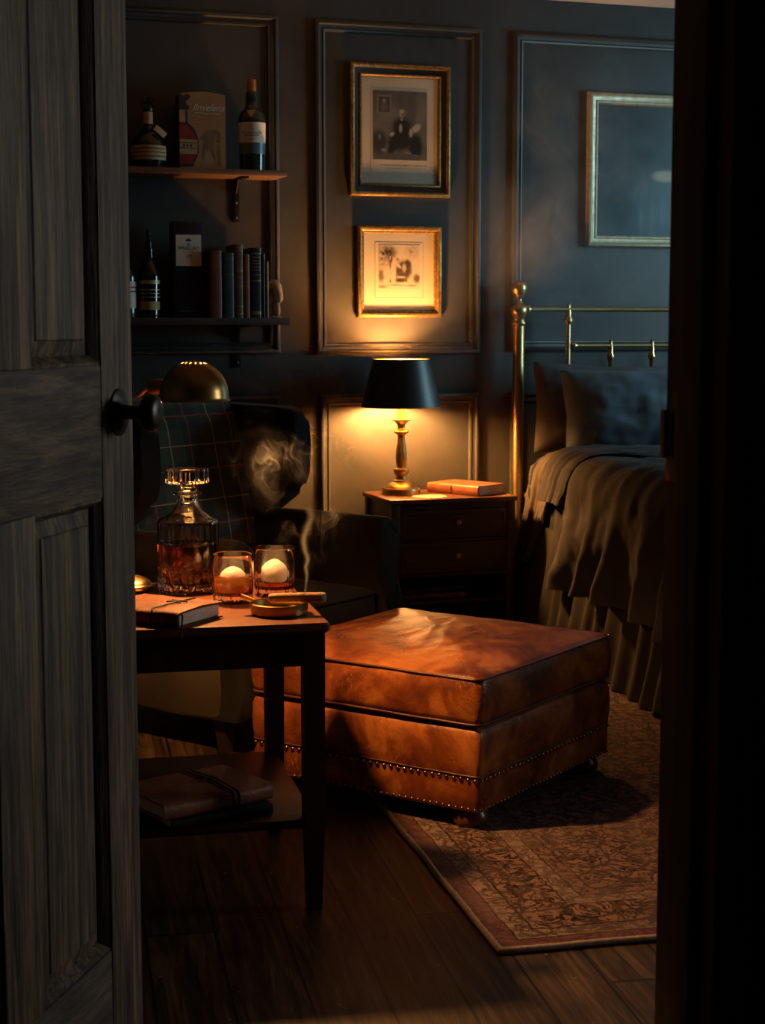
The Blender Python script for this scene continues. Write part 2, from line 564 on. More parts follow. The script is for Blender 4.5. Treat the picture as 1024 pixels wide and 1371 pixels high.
def door_wood(name, st, c_lo, c_mid, c_hi):
    g = G(name)
    v = g.mapping(st)
    n1 = g.noise(v, 3.0, 8, 0.70, 0.8)
    n2 = g.noise(v, 11.0, 6, 0.72, 0.5)
    n3 = g.noise(g.mapping(), 2.2, 5, 0.6)
    f = g.math('ADD', g.math('MULTIPLY', n1, 0.5), g.math('MULTIPLY', n2, 0.5))
    col = g.ramp(f, [(0.42, c_lo), (0.50, c_mid), (0.60, c_hi)])
    col = g.mix(0.8, col, g.ramp(n3, [(0.32, (0.45, 0.43, 0.42)), (0.68, (1.25, 1.22, 1.18))]), 'MULTIPLY')
    g.set(**{'Base Color': col}, Roughness=0.6)
    g.bump(f, 0.9, 0.006)
    return g.m
DOOR_V = door_wood('weathered_door_wood', (12, 12, 0.55), (0.009, 0.007, 0.005), (0.080, 0.059, 0.041), (0.250, 0.188, 0.132))
DOOR_H = door_wood('weathered_door_rail_wood', (0.8, 5, 8), (0.008, 0.006, 0.0045), (0.058, 0.042, 0.030), (0.190, 0.140, 0.098))
JAMB = mat('brown_jamb_wood', (0.30, 0.155, 0.075), (0.18, 0.092, 0.045), rough=0.55, scale=3.0, stretch=(12, 12, 0.8), detail=8)
SHADED_CASING = mat('shaded_casing', (0.010, 0.007, 0.005), (0.006, 0.004, 0.003), rough=0.6, scale=3.0, stretch=(12, 12, 0.8))  # casing coloured near black to stand for the unlit hall side
VELVET = mat('charcoal_velvet', (0.013, 0.0118, 0.011), (0.008, 0.0073, 0.007), rough=0.85, scale=7, bump=0.12, bscale=300)
_b = VELVET.node_tree.nodes['Principled BSDF']; _b.inputs['Sheen Weight'].default_value = 0.11; _b.inputs['Sheen Roughness'].default_value = 0.35; _b.inputs['Specular IOR Level'].default_value = 0.08
_b.inputs['Sheen Tint'].default_value = (0.55, 0.42, 0.32, 1)
CHAIR_BASE = mat('lamp_lit_chair_fabric', (0.042, 0.033, 0.022), (0.020, 0.015, 0.010), rough=0.9, scale=5, bump=0.2, bscale=250)  # lighter brown than the velvet: spilled lamp light put into the colour
DUVET = mat('slate_linen', (0.033, 0.032, 0.034), (0.022, 0.021, 0.023), rough=0.9, scale=6, bump=0.25, bscale=320, bdist=0.002)
SHEET = mat('taupe_sheet', (0.092, 0.072, 0.054), (0.072, 0.057, 0.043), rough=0.9, scale=6, bump=0.2, bscale=320, bdist=0.002)
NAVY_LINEN = mat('navy_linen', (0.009, 0.011, 0.016), (0.006, 0.008, 0.011), rough=0.9, scale=6)
PILLOW = mat('blue_grey_pillowcase', (0.085, 0.122, 0.145), (0.064, 0.092, 0.110), rough=0.9, scale=6, bump=0.25, bscale=320, bdist=0.002)
PILLOW_DARK = mat('plum_grey_pillowcase', (0.060, 0.052, 0.056), (0.042, 0.037, 0.040), rough=0.9, scale=6)
SKIRT = mat('brown_bed_skirt', (0.010, 0.0075, 0.006), (0.006, 0.0045, 0.0035), rough=0.9, scale=6)
PAPER = mat('cream_paper', (0.72, 0.64, 0.48), (0.62, 0.54, 0.40), rough=0.85, scale=90, stretch=(1, 1, 12))
WHITE_PAPER = mat('white_page_edges', (0.62, 0.60, 0.55), (0.44, 0.42, 0.38), rough=0.85, scale=40, stretch=(1, 1, 30))
MATBOARD = mat('cream_mount', (0.50, 0.42, 0.29), (0.45, 0.38, 0.26), rough=0.9, scale=10)
MATBOARD_OLD = mat('foxed_mount', (0.56, 0.44, 0.29), (0.47, 0.36, 0.23), rough=0.9, scale=6)
GREY_MOUNT = mat('grey_mount_strip', (0.36, 0.34, 0.26), (0.30, 0.28, 0.22), rough=0.9)
CEIL = mat('old_white_plaster', (0.46, 0.42, 0.38), (0.38, 0.35, 0.31), rough=0.9, scale=3)
HALL = mat('hall_plaster', (0.05, 0.046, 0.040), (0.035, 0.032, 0.028), rough=0.9, scale=3)
OTT = leather('cognac_leather', (0.066, 0.014, 0.0045), (0.200, 0.052, 0.011), (0.42, 0.150, 0.038), 0.30, 6.0)
TAN = leather('tan_leather', (0.085, 0.020, 0.005), (0.115, 0.029, 0.007), (0.145, 0.040, 0.010), 0.62, 12.0, False)
TAN.node_tree.nodes['Principled BSDF'].inputs['Specular IOR Level'].default_value = 0.2
BROWN = leather('brown_leather', (0.19, 0.062, 0.036), (0.26, 0.090, 0.052), (0.32, 0.118, 0.070), 0.36, 9.0, False)
BOOKRED = leather('red_brown_leather', (0.20, 0.058, 0.022), (0.27, 0.085, 0.034), (0.33, 0.115, 0.046), 0.38, 14.0, False)
BLACK_COVER = mat('black_cover', (0.016, 0.016, 0.017), (0.009, 0.009, 0.010), rough=0.3)
CORD = mat('dark_cord', (0.012, 0.008, 0.006), rough=0.7)
GLASS = glass_material('clear_crystal', (1, 1, 1), 0.0, 1.52)
WHISKEY = liquid_material('deep_whiskey', (0.92, 0.40, 0.06), 19.0)
WHISKEY_PALE = liquid_material('pale_whiskey', (1.0, 0.72, 0.07), 85.0)
BOTTLE_GLASS = mat('dark_bottle_glass', (0.010, 0.014, 0.011), rough=0.08)
BOTTLE_GREEN = mat('grey_green_bottle_glass', (0.026, 0.032, 0.026), rough=0.07)
KRAFT = mat('kraft_label', (0.44, 0.30, 0.13), (0.34, 0.22, 0.09), rough=0.7, scale=30)
LABEL = mat('white_label', (0.66, 0.58, 0.48), (0.58, 0.50, 0.41), rough=0.7, scale=30)
BLUE_LABEL = mat('grey_blue_label', (0.10, 0.145, 0.165), rough=0.35)
ORANGE_CAP = mat('amber_foil', (0.46, 0.175, 0.022), (0.36, 0.12, 0.015), rough=0.34, metal=0.3, scale=20)
INK = mat('dark_ink', (0.035, 0.024, 0.018), rough=0.8)
PALE_INK = mat('pale_ink', (0.80, 0.74, 0.66), rough=0.7)
NAVY_BOX = mat('navy_carton', (0.010, 0.012, 0.026), (0.007, 0.008, 0.018), rough=0.38)
TANBOX = mat('tan_carton', (0.36, 0.205, 0.085), (0.31, 0.175, 0.072), rough=0.6, scale=6)
SHADE = shade_material()
SHADE_IN = mat('gilt_shade_lining', (0.86, 0.64, 0.30), (0.80, 0.58, 0.27), rough=0.55)
CREAM = mat('ivory_sleeve', (0.80, 0.66, 0.42), rough=0.5)
BONE = mat('carved_bone', (0.44, 0.32, 0.19), (0.26, 0.17, 0.09), rough=0.6, scale=30, bump=0.3)
CIGAR = mat('cigar_leaf', (0.30, 0.125, 0.042), (0.19, 0.075, 0.026), rough=0.6, scale=30, stretch=(3, 12, 12), bump=0.3, bscale=120)
ASH = mat('grey_ash', (0.42, 0.40, 0.38), (0.25, 0.24, 0.23), rough=0.95, scale=90, bump=0.5)
ICE = G('frosted_ice')
ICE.set(**{'Base Color': (0.95, 0.93, 0.90)}, Roughness=0.30, IOR=1.31)
ICE.b.inputs['Transmission Weight'].default_value = 0.6
ICE.b.inputs['Subsurface Weight'].default_value = 0.4
ICE.b.inputs['Subsurface Radius'].default_value = (0.01, 0.01, 0.01)
ICE.bump(ICE.noise(ICE.mapping(), 60, 4), 0.25, 0.002)
ICE = ICE.m
CREAM_CARD = mat('cream_coaster', (0.62, 0.44, 0.24), (0.52, 0.35, 0.18), rough=0.8, scale=40)
INKMAT = attr_material('printed_ink')
BULB1 = emit_material('warm_bulb', WARM, BULB_DESK)
BULB2 = emit_material('warm_candle_bulb', WARM, BULB_BED)

# ------------------------------------------------------------------ the room
WY = 6.42          # face of the back wall
WALL = wall_material()
RUG = (2.2, 2.4)
bm = B(); box(bm, (2.1, 2.9, -0.05), (6.4, 8.4, 0.1)); struct('floor', bm, floor_material(), smooth=0)
bm = B(); box(bm, (2.2, 3.96, 2.616), (5.4, 5.16, 0.1)); struct('ceiling', bm, CEIL, smooth=0)
bm = B(); box(bm, (2.2, WY + 0.06, 1.30), (5.4, 0.12, 2.62)); struct('wall_back', bm, WALL, smooth=0)
bm = B(); box(bm, (-0.36, 3.96, 1.30), (0.12, 4.93, 2.62)); struct('wall_left', bm, WALL, smooth=0)
bm = B()           # right wall with the window opening and one added for the door light
for (y0, y1, z0, z1) in ((1.38, 1.85, 0, 2.61), (2.85, 4.80, 0, 2.61), (6.00, 6.42, 0, 2.61), (4.80, 6.00, 0, 0.95), (4.80, 6.00, 2.30, 2.61), (1.85, 2.85, 0, 0.95), (1.85, 2.85, 2.30, 2.61)):
    box(bm, (4.81, (y0 + y1) / 2, (z0 + z1) / 2), (0.12, y1 - y0, z1 - z0))
struct('wall_right', bm, WALL, smooth=0)
bm = B()           # wall with the doorway the camera looks through
for (x0, x1, z0, z1) in ((-0.42, -0.115, 0, 2.61), (0.813, 4.75, 0, 2.61), (-0.115, 0.813, 2.14, 2.61)):
    box(bm, ((x0 + x1) / 2, 1.436, (z0 + z1) / 2), (x1 - x0, 0.12, z1 - z0))
struct('wall_front', bm, HALL, smooth=0)
pg = G('window_pane')
tr = pg.n('ShaderNodeBsdfTransparent'); gl = pg.n('ShaderNodeBsdfGlossy', {'Roughness': 0.02})
mx = pg.n('ShaderNodeMixShader', {0: 0.06, 1: tr.outputs[0], 2: gl.outputs[0]})
pg.t.links.new(mx.outputs[0], pg.out.inputs[0])
for k, (y0, y1) in enumerate(((4.80, 6.00), (1.85, 2.85))):  # the second window is added, out of view, for the door fill
    bm = B(); ym = (y0 + y1) / 2; wd = y1 - y0
    for (a, b2, z0, z1) in ((y0, y0 + .05, .95, 2.30), (y1 - .05, y1, .95, 2.30), (y0 + .05, y1 - .05, .95, 1.0), (y0 + .05, y1 - .05, 2.25, 2.30), (ym - .015, ym + .015, 1.0, 2.25), (y0 + .05, y1 - .05, 1.61, 1.64)):
        box(bm, (4.82, (a + b2) / 2, (z0 + z1) / 2), (0.05, b2 - a, z1 - z0))
    win = struct('window_%d' % (k + 1), bm, BLACK_FRAME, smooth=0)
    bm = B(); box(bm, (4.82, ym, 1.625), (0.004, wd - 0.1, 1.25)); obj('window_glass', bm, pg.m, win, smooth=0)

# wall panelling: mitred mouldings
PM = [(0, 0), (0, 0.016), (0.006, 0.021), (0.013, 0.021), (0.018, 0.013), (0.029, 0.010), (0.034, 0.014), (0.039, 0.012), (0.044, 0.004), (0.044, 0)]
panels = [(0.55, 1.652, 1.125, 2.437), (1.802, 2.507, 1.120, 2.433), (2.650, 4.45, 1.128, 2.430),
          (0.55, 1.652, 0.26, 0.955), (1.818, 2.507, 0.26, 0.955), (2.650, 4.45, 0.26, 0.955)]
for k, (x0, x1, z0, z1) in enumerate(panels):
    bm = B(); moulding(bm, x0, x1, z0, z1, WY, PM); struct('trim_%d' % (k + 1), bm, WALL, smooth=40)
bm = B(); prism(bm, [(WY, 0), (WY - 0.022, 0), (WY - 0.022, 0.13), (WY - 0.012, 0.155), (WY - 0.008, 0.17), (WY, 0.175)], 'x', -0.3, 4.75)
struct('baseboard_back', bm, WALL, smooth=0)

# doorway lining, stop and casing
bm = B()
box(bm, (0.8005, 1.436, 1.065), (0.025, 0.12, 2.13), 0.002)
box(bm, (0.781, 1.425, 1.065), (0.014, 0.045, 2.13), 0.003)
jr = struct('trim_7', bm, JAMB)
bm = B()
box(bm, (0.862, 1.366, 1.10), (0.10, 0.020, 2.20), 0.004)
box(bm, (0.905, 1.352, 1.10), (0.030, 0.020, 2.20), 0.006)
struct('trim_8', bm, SHADED_CASING)
bm = B()
box(bm, (-0.1035, 1.436, 1.065), (0.023, 0.12, 2.13), 0.002); struct('trim_9', bm, JAMB)
bm = B(); box(bm, (0.349, 1.436, 2.135), (0.93, 0.12, 0.025), 0.002); struct('trim_10', bm, JAMB)
bm = B(); box(bm, (-0.165, 1.366, 1.10), (0.10, 0.020, 2.20), 0.004); struct('trim_11', bm, SHADED_CASING)
bm = B(); box(bm, (0.862, 1.506, 1.10), (0.10, 0.020, 2.20), 0.004); struct('trim_12', bm, JAMB)
bm = B()
box(bm, (0.7872, 1.478, 1.135), (0.0016, 0.026, 0.09), 0.0004)
sp = obj('strike_plate', bm, BRASS_DARK, jr)
bm = B(); box(bm, (0.7862, 1.482, 1.137), (0.002, 0.012, 0.045), 0.0004); obj('latch_hole', bm, IRON, sp)
bm = B(); box(bm, (0.7855, 1.495, 1.137), (0.005, 0.008, 0.05), 0.002); obj('strike_lip', bm, BRASS, sp)


# ------------------------------------------------------------------ the open door
door = bpy.data.objects.new('door_1', None); COL.objects.link(door); door['kind'] = 'structure'
tag(door, 'weathered brown panelled door standing open at the left with a black round knob', 'door')
door.location = (-0.088, 1.496, 0.006)
door.rotation_euler = (0, 0, math.atan2(0.851, 0.526))
# local: x along the leaf from the hinge, -y is the face towards the camera
T, DW, DH = 0.042, 0.868, 2.10
def stile(x0, x1, z0=0.0, z1=DH):
    bm = B(); box(bm, ((x0 + x1) / 2, T / 2, (z0 + z1) / 2), (x1 - x0, T, z1 - z0), 0.002); return bm
rails = ((0.0, 0.40), (1.015, 1.188), (1.99, DH))
obj('stile', stile(0, 0.105), DOOR_V, door); obj('stile', stile(0.765, DW), DOOR_V, door)
for (z0, z1) in rails:
    bm = B(); box(bm, (0.435, T / 2 + 0.0005, (z0 + z1) / 2), (0.66, T - 0.001, z1 - z0), 0.002); obj('rail', bm, DOOR_H, door)
for (z0, z1) in ((0.40, 1.015), (1.188, 1.99)):
    obj('mullion', stile(0.455, 0.560, z0, z1), DOOR_V, door)
    for (x0, x1) in ((0.105, 0.455), (0.560, 0.765)):
        bm = B()
        box(bm, ((x0 + x1) / 2, T / 2, (z0 + z1) / 2), (x1 - x0, 0.008, z1 - z0))
        # fielded panel: sloping margin up to a flat field
        a = 0.012; b = 0.032
        rings = []
        for (i, y) in ((a, T / 2 - 0.004), (b, T / 2 - 0.010), (b + 0.002, T / 2 - 0.0125)):
            rings.append([(x0 + i, y, z0 + i), (x1 - i, y, z0 + i), (x1 - i, y, z1 - i), (x0 + i, y, z1 - i)])
        loft(bm, rings, False, True)
        obj('panel', bm, DOOR_V, door, smooth=0)
        bm = B()
        moulding(bm, x0, x1, z0, z1, T / 2, [(0, 0.0), (0, 0.017), (0.004, 0.019), (0.009, 0.012), (0.013, 0.006), (0.015, 0.0)])
        obj('panel_moulding', bm, DOOR_V, door, smooth=40)
Mk = Matrix.Translation((0.818, 0, 1.124)) @ Matrix.Rotation(R(90), 4, 'X')
bm = B()
lathe(bm, smooth_prof([(0.0, 0.059), (0.010, 0.059), (0.020, 0.056), (0.0250, 0.049), (0.0242, 0.041), (0.017, 0.035), (0.0105, 0.031), (0.0095, 0.022), (0.0100, 0.010), (0.014, 0.005)], 5), 40, M=Mk)
kn = obj('door_knob', bm, IRON, door, smooth=60)
bm = B(); lathe(bm, [(0.0, 0.009), (0.015, 0.008), (0.024, 0.006), (0.031, 0.003), (0.032, 0.0), (0.0, 0.0)], 40, M=Mk)
obj('rosette', bm, IRON, kn, smooth=40)
bm = B(); box(bm, (DW + 0.0006, T / 2, 1.124), (0.0016, 0.025, 0.13), 0.0004); lp = obj('latch_plate', bm, BRASS_DARK, door)
bm = B(); box(bm, (DW + 0.005, T / 2, 1.124), (0.010, 0.012, 0.022), 0.002); obj('latch_bolt', bm, BRASS, lp)

# ------------------------------------------------------------------ wall shelves
def shelf(name, label, zt, thick, x0, x1, depth, m, bz):
    t = thing(name, label, 'shelf', (0.5 * (x0 + x1), WY, zt))
    h = (x1 - x0) / 2
    bm = B(); box(bm, (0, -depth / 2, -thick / 2), (2 * h, depth, thick), 0.003); obj('board', bm, m, t)
    for bx in (1.480, 0.62):
        lx = bx - 0.5 * (x0 + x1)
        bm = B()
        box(bm, (lx, -0.004, -thick - bz / 2), (0.026, 0.008, bz), 0.001)
        box(bm, (lx, -depth * 0.42, -thick - 0.004), (0.026, depth * 0.84, 0.008), 0.001)
        prism(bm, [(-0.004, -thick - 0.006), (-0.050, -thick - 0.006), (-0.004, -thick - 0.060)], 'x', lx - 0.003, lx + 0.003)
        k = obj('bracket', bm, IRON, t)
        for zz in (0.18, 0.55, 0.9):
            bm = B()
            lathe(bm, [(0.0, 0.003), (0.003, 0.0025), (0.0045, 0.0)], 10, M=Matrix.Translation((lx, -0.008, -thick - bz * zz)) @ Matrix.Rotation(R(90), 4, 'X'))
            obj('screw_head', bm, SILVER_GILT, k)
    return t

shelf('wall_shelf', 'upper brown wooden wall shelf holding three bottles and a tan gift box', 1.826, 0.022, 0.42, 1.636, 0.20, SHELF_WOOD, 0.165)
shelf('wall_shelf', 'lower dark wooden wall shelf holding books and a navy carton', 1.264, 0.028, 0.42, 1.644, 0.20, SHELF_DARK, 0.165)


def bands(bm, r, z0, z1, seg=40, c=(0, 0)):
    lathe(bm, [(r, z0), (r, z1)], seg, (c[0], c[1], 0))


# squat round bottle with a horse-shaped stopper
t = thing('whiskey_bottle', 'squat dark bottle with kraft band, hanging tag and horse-shaped stopper on upper shelf', 'bottle', (1.118, 6.315, 1.826), R(-16))
bm = B(); lathe(bm, smooth_prof([(0.0, 0.0), (0.046, 0.0), (0.056, 0.008), (0.063, 0.035), (0.066, 0.065), (0.061, 0.100), (0.045, 0.128), (0.026, 0.146), (0.0185, 0.160), (0.0175, 0.215), (0.0, 0.215)], 5), 40)
obj('bottle_glass', bm, BOTTLE_GLASS, t, smooth=50)
bm = B(); lathe(bm, [(0.0652, 0.030), (0.0672, 0.050), (0.0678, 0.066), (0.0658, 0.084)], 48); lab = obj('label', bm, KRAFT, t)
bm = B()
for zz, rr in ((0.041, 0.0672), (0.056, 0.0681), (0.070, 0.0681)):
    lathe(bm, [(rr, zz), (rr, zz + 0.0035)], 48)
obj('label_lettering', bm, INK, lab)
bm = B(); lathe(bm, [(0.0190, 0.166), (0.0190, 0.208), (0.0178, 0.212)], 32); obj('neck_wrap', bm, KRAFT, t)
bm = B()
lathe(bm, [(0.0, 0.213), (0.019, 0.213), (0.020, 0.224), (0.014, 0.230), (0.0, 0.230)], 24)
def horse(bm, z, s):
    tube(bm, [(-0.022 * s, 0, z), (0.0, 0, z + 0.004 * s), (0.020 * s, 0, z + 0.006 * s)], [0.006 * s, 0.0075 * s, 0.0065 * s], 8)
    tube(bm, [(0.017 * s, 0, z + 0.006 * s), (0.027 * s, 0, z + 0.020 * s), (0.038 * s, 0, z + 0.018 * s)], [0.006 * s, 0.0045 * s, 0.0028 * s], 8)
    for lx, ex in ((-0.018, -0.034), (-0.016, -0.020), (0.016, 0.020), (0.018, 0.034)):
        tube(bm, [(lx * s, 0, z), (ex * s, 0.003 * s, z - 0.020 * s)], [0.0035 * s, 0.0018 * s], 6)
    tube(bm, [(-0.022 * s, 0, z + 0.003 * s), (-0.036 * s, 0, z + 0.010 * s)], [0.003 * s, 0.0012 * s], 6)
    tube(bm, [(0, 0, z + 0.004 * s), (0.002 * s, 0, z + 0.018 * s), (0.010 * s, 0, z + 0.026 * s)], [0.005 * s, 0.004 * s, 0.003 * s], 6)
horse(bm, 0.246, 0.8)
obj('stopper', bm, IRON, t)
bm = B(); box(bm, (0, 0, 0), (0.050, 0.0012, 0.026), 0.0003)
tg = obj('hanging_tag', bm, KRAFT, t, loc=(0.050, -0.040, 0.135), rot=(R(-20), R(38), R(20)))
bm = B(); tube(bm, [(-0.024, 0, 0.0), (-0.04, 0.012, 0.010), (-0.045, 0.03, 0.012)], 0.0007, 6); obj('tag_string', bm, KRAFT, tg)

# tan gift carton with the printed bottle
t = thing('gift_carton', 'tan gift carton printed with a red bottle and white script on upper shelf', 'box', (1.322, 6.325, 1.826), 0)
bm = B()
hw, hd, hh = 0.089, 0.038, 0.292
arc = [(-hw, 0), (hw, 0), (hw, hh - 0.010)] + [(hw - 2 * hw * k / 10, hh - 0.010 + 0.010 * math.sin(PI * k / 10)) for k in range(1, 10)] + [(-hw, hh - 0.010)]
prism(bm, arc, 'y', -hd, hd)
obj('carton', bm, TANBOX, t, smooth=0)
bm = B(); box(bm, (-hw - 0.0004, 0, 0.14), (0.001, 2 * hd - 0.002, 0.27)); obj('dark_side_panel', bm, INK, t)['label'] = 'dark left side of the carton'  # left side coloured darker than the rest of the carton
def flat(bm, pts, y):
    f = bm.faces.new([bm.verts.new((x, y, z)) for x, z in pts])
    r = bmesh.ops.extrude_face_region(bm, geom=[f])
    bmesh.ops.translate(bm, verts=[v for v in r['geom'] if isinstance(v, bmesh.types.BMVert)], vec=(0, -0.0003, 0))
REDP = mat('red_bottle_print', (0.27, 0.022, 0.016), (0.16, 0.012, 0.010), rough=0.5, scale=20)
PRINTBROWN = mat('brown_print', (0.215, 0.120, 0.048), (0.180, 0.098, 0.040), rough=0.6, scale=25)
y0 = -hd - 0.0004
bm = B(); flat(bm, [(-hw, 0.010), (-0.040, 0.010), (-0.016, 0.062), (-0.016, 0.108), (-0.030, 0.150), (-0.058, 0.176), (-0.058, 0.22), (-hw, 0.22)], y0); pb = obj('printed_bottle_outline', bm, INK, t, smooth=0)
bm = B(); flat(bm, [(-hw, 0.018), (-0.042, 0.018), (-0.024, 0.062), (-0.024, 0.108), (-0.038, 0.146), (-0.064, 0.166), (-hw, 0.168)], y0 - 0.0006); obj('printed_bottle', bm, REDP, pb, smooth=0)
bm = B(); flat(bm, [(-hw, 0.058), (-0.022, 0.058), (-0.020, 0.112), (-hw, 0.114)], y0 - 0.0012); obj('printed_label_print', bm, KRAFT, pb, smooth=0); bm = B(); flat(bm, [(-hw, 0.176), (-0.066, 0.176), (-0.067, 0.222), (-hw, 0.222)], y0 - 0.0012); obj('printed_label_print', bm, KRAFT, pb, smooth=0)
bm = B()
for zz in (0.078, 0.098):
    flat(bm, [(-hw, zz), (-0.024, zz), (-0.024, zz + 0.003), (-hw, zz + 0.003)], y0 - 0.0018)
for k in range(3):
    xx = -hw + 0.012 + 0.014 * k; flat(bm, [(xx, 0.084), (xx + 0.008, 0.084), (xx + 0.008, 0.093), (xx, 0.093)], y0 - 0.0018)
obj('printed_label_stripe', bm, INK, pb, smooth=0)
bm = B(); flat(bm, [(-hw, 0.222), (-0.054, 0.222), (-0.050, 0.236), (-0.060, 0.240), (-0.062, 0.256), (-0.050, 0.264), (-0.044, 0.276), (-0.060, 0.282), (-0.072, 0.274), (-hw, 0.284)], y0 - 0.0006); obj('printed_stopper', bm, INK, pb, smooth=0)
# faint printed horse
bm = B()
flat(bm, [(-0.012, 0.118), (0.020, 0.150), (0.052, 0.152), (0.060, 0.140), (0.046, 0.128), (0.040, 0.082), (0.052, 0.040), (0.046, 0.038), (0.030, 0.078), (0.010, 0.078), (0.004, 0.036), (-0.002, 0.036), (0.000, 0.086), (0.012, 0.108)], y0)
obj('printed_horse', bm, PRINTBROWN, t, smooth=0)
text('script_lettering', 'Ilnvelens', 0.036, (0.022, y0 - 0.0012, 0.232), (R(90), 0, 0), PALE_INK, t, shear=0.45)
bm = B(); flat(bm, [(-0.030, 0.2125), (0.070, 0.2095), (0.070, 0.2110), (-0.030, 0.2140)], y0 - 0.0008); obj('script_underline', bm, PALE_INK, t, smooth=0)
text('side_lettering', 'Saxdlens Kosh', 0.024, (0.064, y0 - 0.0012, 0.080), (R(90), R(-90), 0), PRINTBROWN, t, shear=0.35, xs=0.95)

# tall bottle with amber cap
t = thing('whiskey_bottle', 'tall bottle with amber cap and white label at right end of upper shelf', 'bottle', (1.524, 6.325, 1.826), R(-16))
bm = B(); lathe(bm, smooth_prof([(0.0, 0.0), (0.042, 0.0), (0.048, 0.006), (0.050, 0.06), (0.0525, 0.170), (0.052, 0.200), (0.044, 0.226), (0.028, 0.243), (0.0235, 0.262), (0.0225, 0.290), (0.0185, 0.305), (0.0, 0.305)], 5), 44)
obj('bottle_glass', bm, BOTTLE_GREEN, t, smooth=50)
bm = B(); lathe(bm, [(0.0185, 0.302), (0.0172, 0.345), (0.0165, 0.350), (0.0, 0.350)], 32); obj('foil_cap', bm, ORANGE_CAP, t)
bm = B(); lathe(bm, [(0.0516, 0.108), (0.0532, 0.185)], 48); lab = obj('label', bm, LABEL, t)
bm = B(); lathe(bm, [(0.0507, 0.066), (0.0516, 0.1075)], 48); obj('lower_label', bm, BLUE_LABEL, t)
bm = B(); flat(bm, [(-0.018, 0), (0.018, 0), (0.0, -0.032)], 0); obj('shoulder_label', bm, KRAFT, t, loc=(0, -0.0465, 0.230), rot=(R(-18), 0, 0), smooth=0)
text('label_lettering', 'Nouahhaald', 0.0165, (0.0, -0.0538, 0.145), (R(90), 0, 0), INK, lab, shear=0.1, xs=0.95)
text('label_lettering', 'The', 0.013, (0.0, -0.0540, 0.160), (R(90), 0, 0), INK, lab)
for (zz, ww) in ((0.174, 0.016), (0.1345, 0.06), (0.120, 0.022)):
    bm = B(); box(bm, (0, -0.0535, zz), (ww, 0.0006, 0.0022))
    obj('label_stripe', bm, INK, lab)

# ---- lower shelf
ZL = 1.264
t = thing('whiskey_bottle', 'bottle with cream label half hidden by the door edge on lower shelf', 'bottle', (1.018, 6.30, ZL), R(-20))
bm = B(); lathe(bm, smooth_prof([(0.0, 0.0), (0.036, 0.0), (0.042, 0.006), (0.043, 0.05), (0.043, 0.145), (0.038, 0.165), (0.018, 0.195), (0.014, 0.215), (0.014, 0.265), (0.0, 0.268)], 5), 36)
obj('bottle_glass', bm, BOTTLE_GREEN, t, smooth=50)
bm = B(); lathe(bm, [(0.0436, 0.036), (0.0436, 0.137)], 40); lab = obj('label', bm, LABEL, t)
bm = B()
for zz in (0.112, 0.096):
    lathe(bm, [(0.0440, zz), (0.0440, zz + 0.005)], 40)
obj('label_lettering', bm, INK, lab)
t = thing('whiskey_bottle', 'black long-necked bottle with pale lower band beside navy carton on lower shelf', 'bottle', (1.110, 6.30, ZL), R(-16))
bm = B(); lathe(bm, smooth_prof([(0.0, 0.0), (0.034, 0.0), (0.0385, 0.006), (0.039, 0.06), (0.0415, 0.140), (0.040, 0.165), (0.030, 0.195), (0.0185, 0.220), (0.0165, 0.255), (0.0145, 0.265), (0.0, 0.265)], 5), 40)
obj('bottle_glass', bm, BOTTLE_GLASS, t, smooth=50)
bm = B(); lathe(bm, smooth_prof([(0.014, 0.265), (0.013, 0.290), (0.007, 0.300), (0.010, 0.318), (0.006, 0.332), (0.0, 0.335)], 4), 24); obj('stopper', bm, IRON, t, smooth=60)
bm = B(); lathe(bm, [(0.0397, 0.030), (0.0402, 0.062)], 44); obj('lower_label', bm, KRAFT, t)
bm = B(); lathe(bm, [(0.0418, 0.128), (0.0422, 0.142)], 44); obj('upper_label', bm, SILVER_GILT, t)
bm = B()
for zz in (0.076, 0.090, 0.104):
    lathe(bm, [(0.0408 + zz * 0.008, zz), (0.0408 + zz * 0.008, zz + 0.004)], 44)
obj('label_lettering', bm, SILVER_GILT, t)

t = thing('whiskey_carton', 'navy carton with white label numbered 12 on lower shelf', 'box', (1.258, 6.31, ZL))
bm = B(); box(bm, (0, 0, 0.183), (0.118, 0.084, 0.366), 0.002); obj('carton', bm, NAVY_BOX, t)
y0 = -0.0424
bm = B(); box(bm, (0, y0, 0.256), (0.098, 0.0008, 0.118)); lab = obj('label', bm, LABEL, t, smooth=0)
text('brand_lettering', 'WGSCAD', 0.0190, (0, y0 - 0.0008, 0.264), (R(90), 0, 0), INK, lab, xs=1.0)
text('number_lettering', '12', 0.0185, (0.0, y0 - 0.0008, 0.233), (R(90), 0, 0), INK, lab)
text('article_lettering', 'ab', 0.0120, (0, y0 - 0.0008, 0.2785), (R(90), 0, 0), INK, lab)
bm = B(); flat(bm, [(-0.012, 0.290), (0.012, 0.290), (0.009, 0.296), (0.004, 0.300), (-0.004, 0.300), (-0.009, 0.296)], y0 - 0.0006); obj('label_logo', bm, INK, lab, smooth=0)
bm = B(); box(bm, (0, y0 - 0.0006, 0.251), (0.05, 0.0006, 0.0012)); obj('label_stripe', bm, INK, lab, smooth=0)
DULL_SILVER = mat('dull_silver_print', (0.06, 0.06, 0.07), rough=0.5)
for (zz, ww, hh) in ((0.184, 0.104, 0.0025), (0.026, 0.070, 0.006), (0.040, 0.028, 0.0025)):
    bm = B(); box(bm, (0, y0, zz), (ww, 0.0008, hh)); obj('silver_stripe', bm, DULL_SILVER, t, smooth=0)

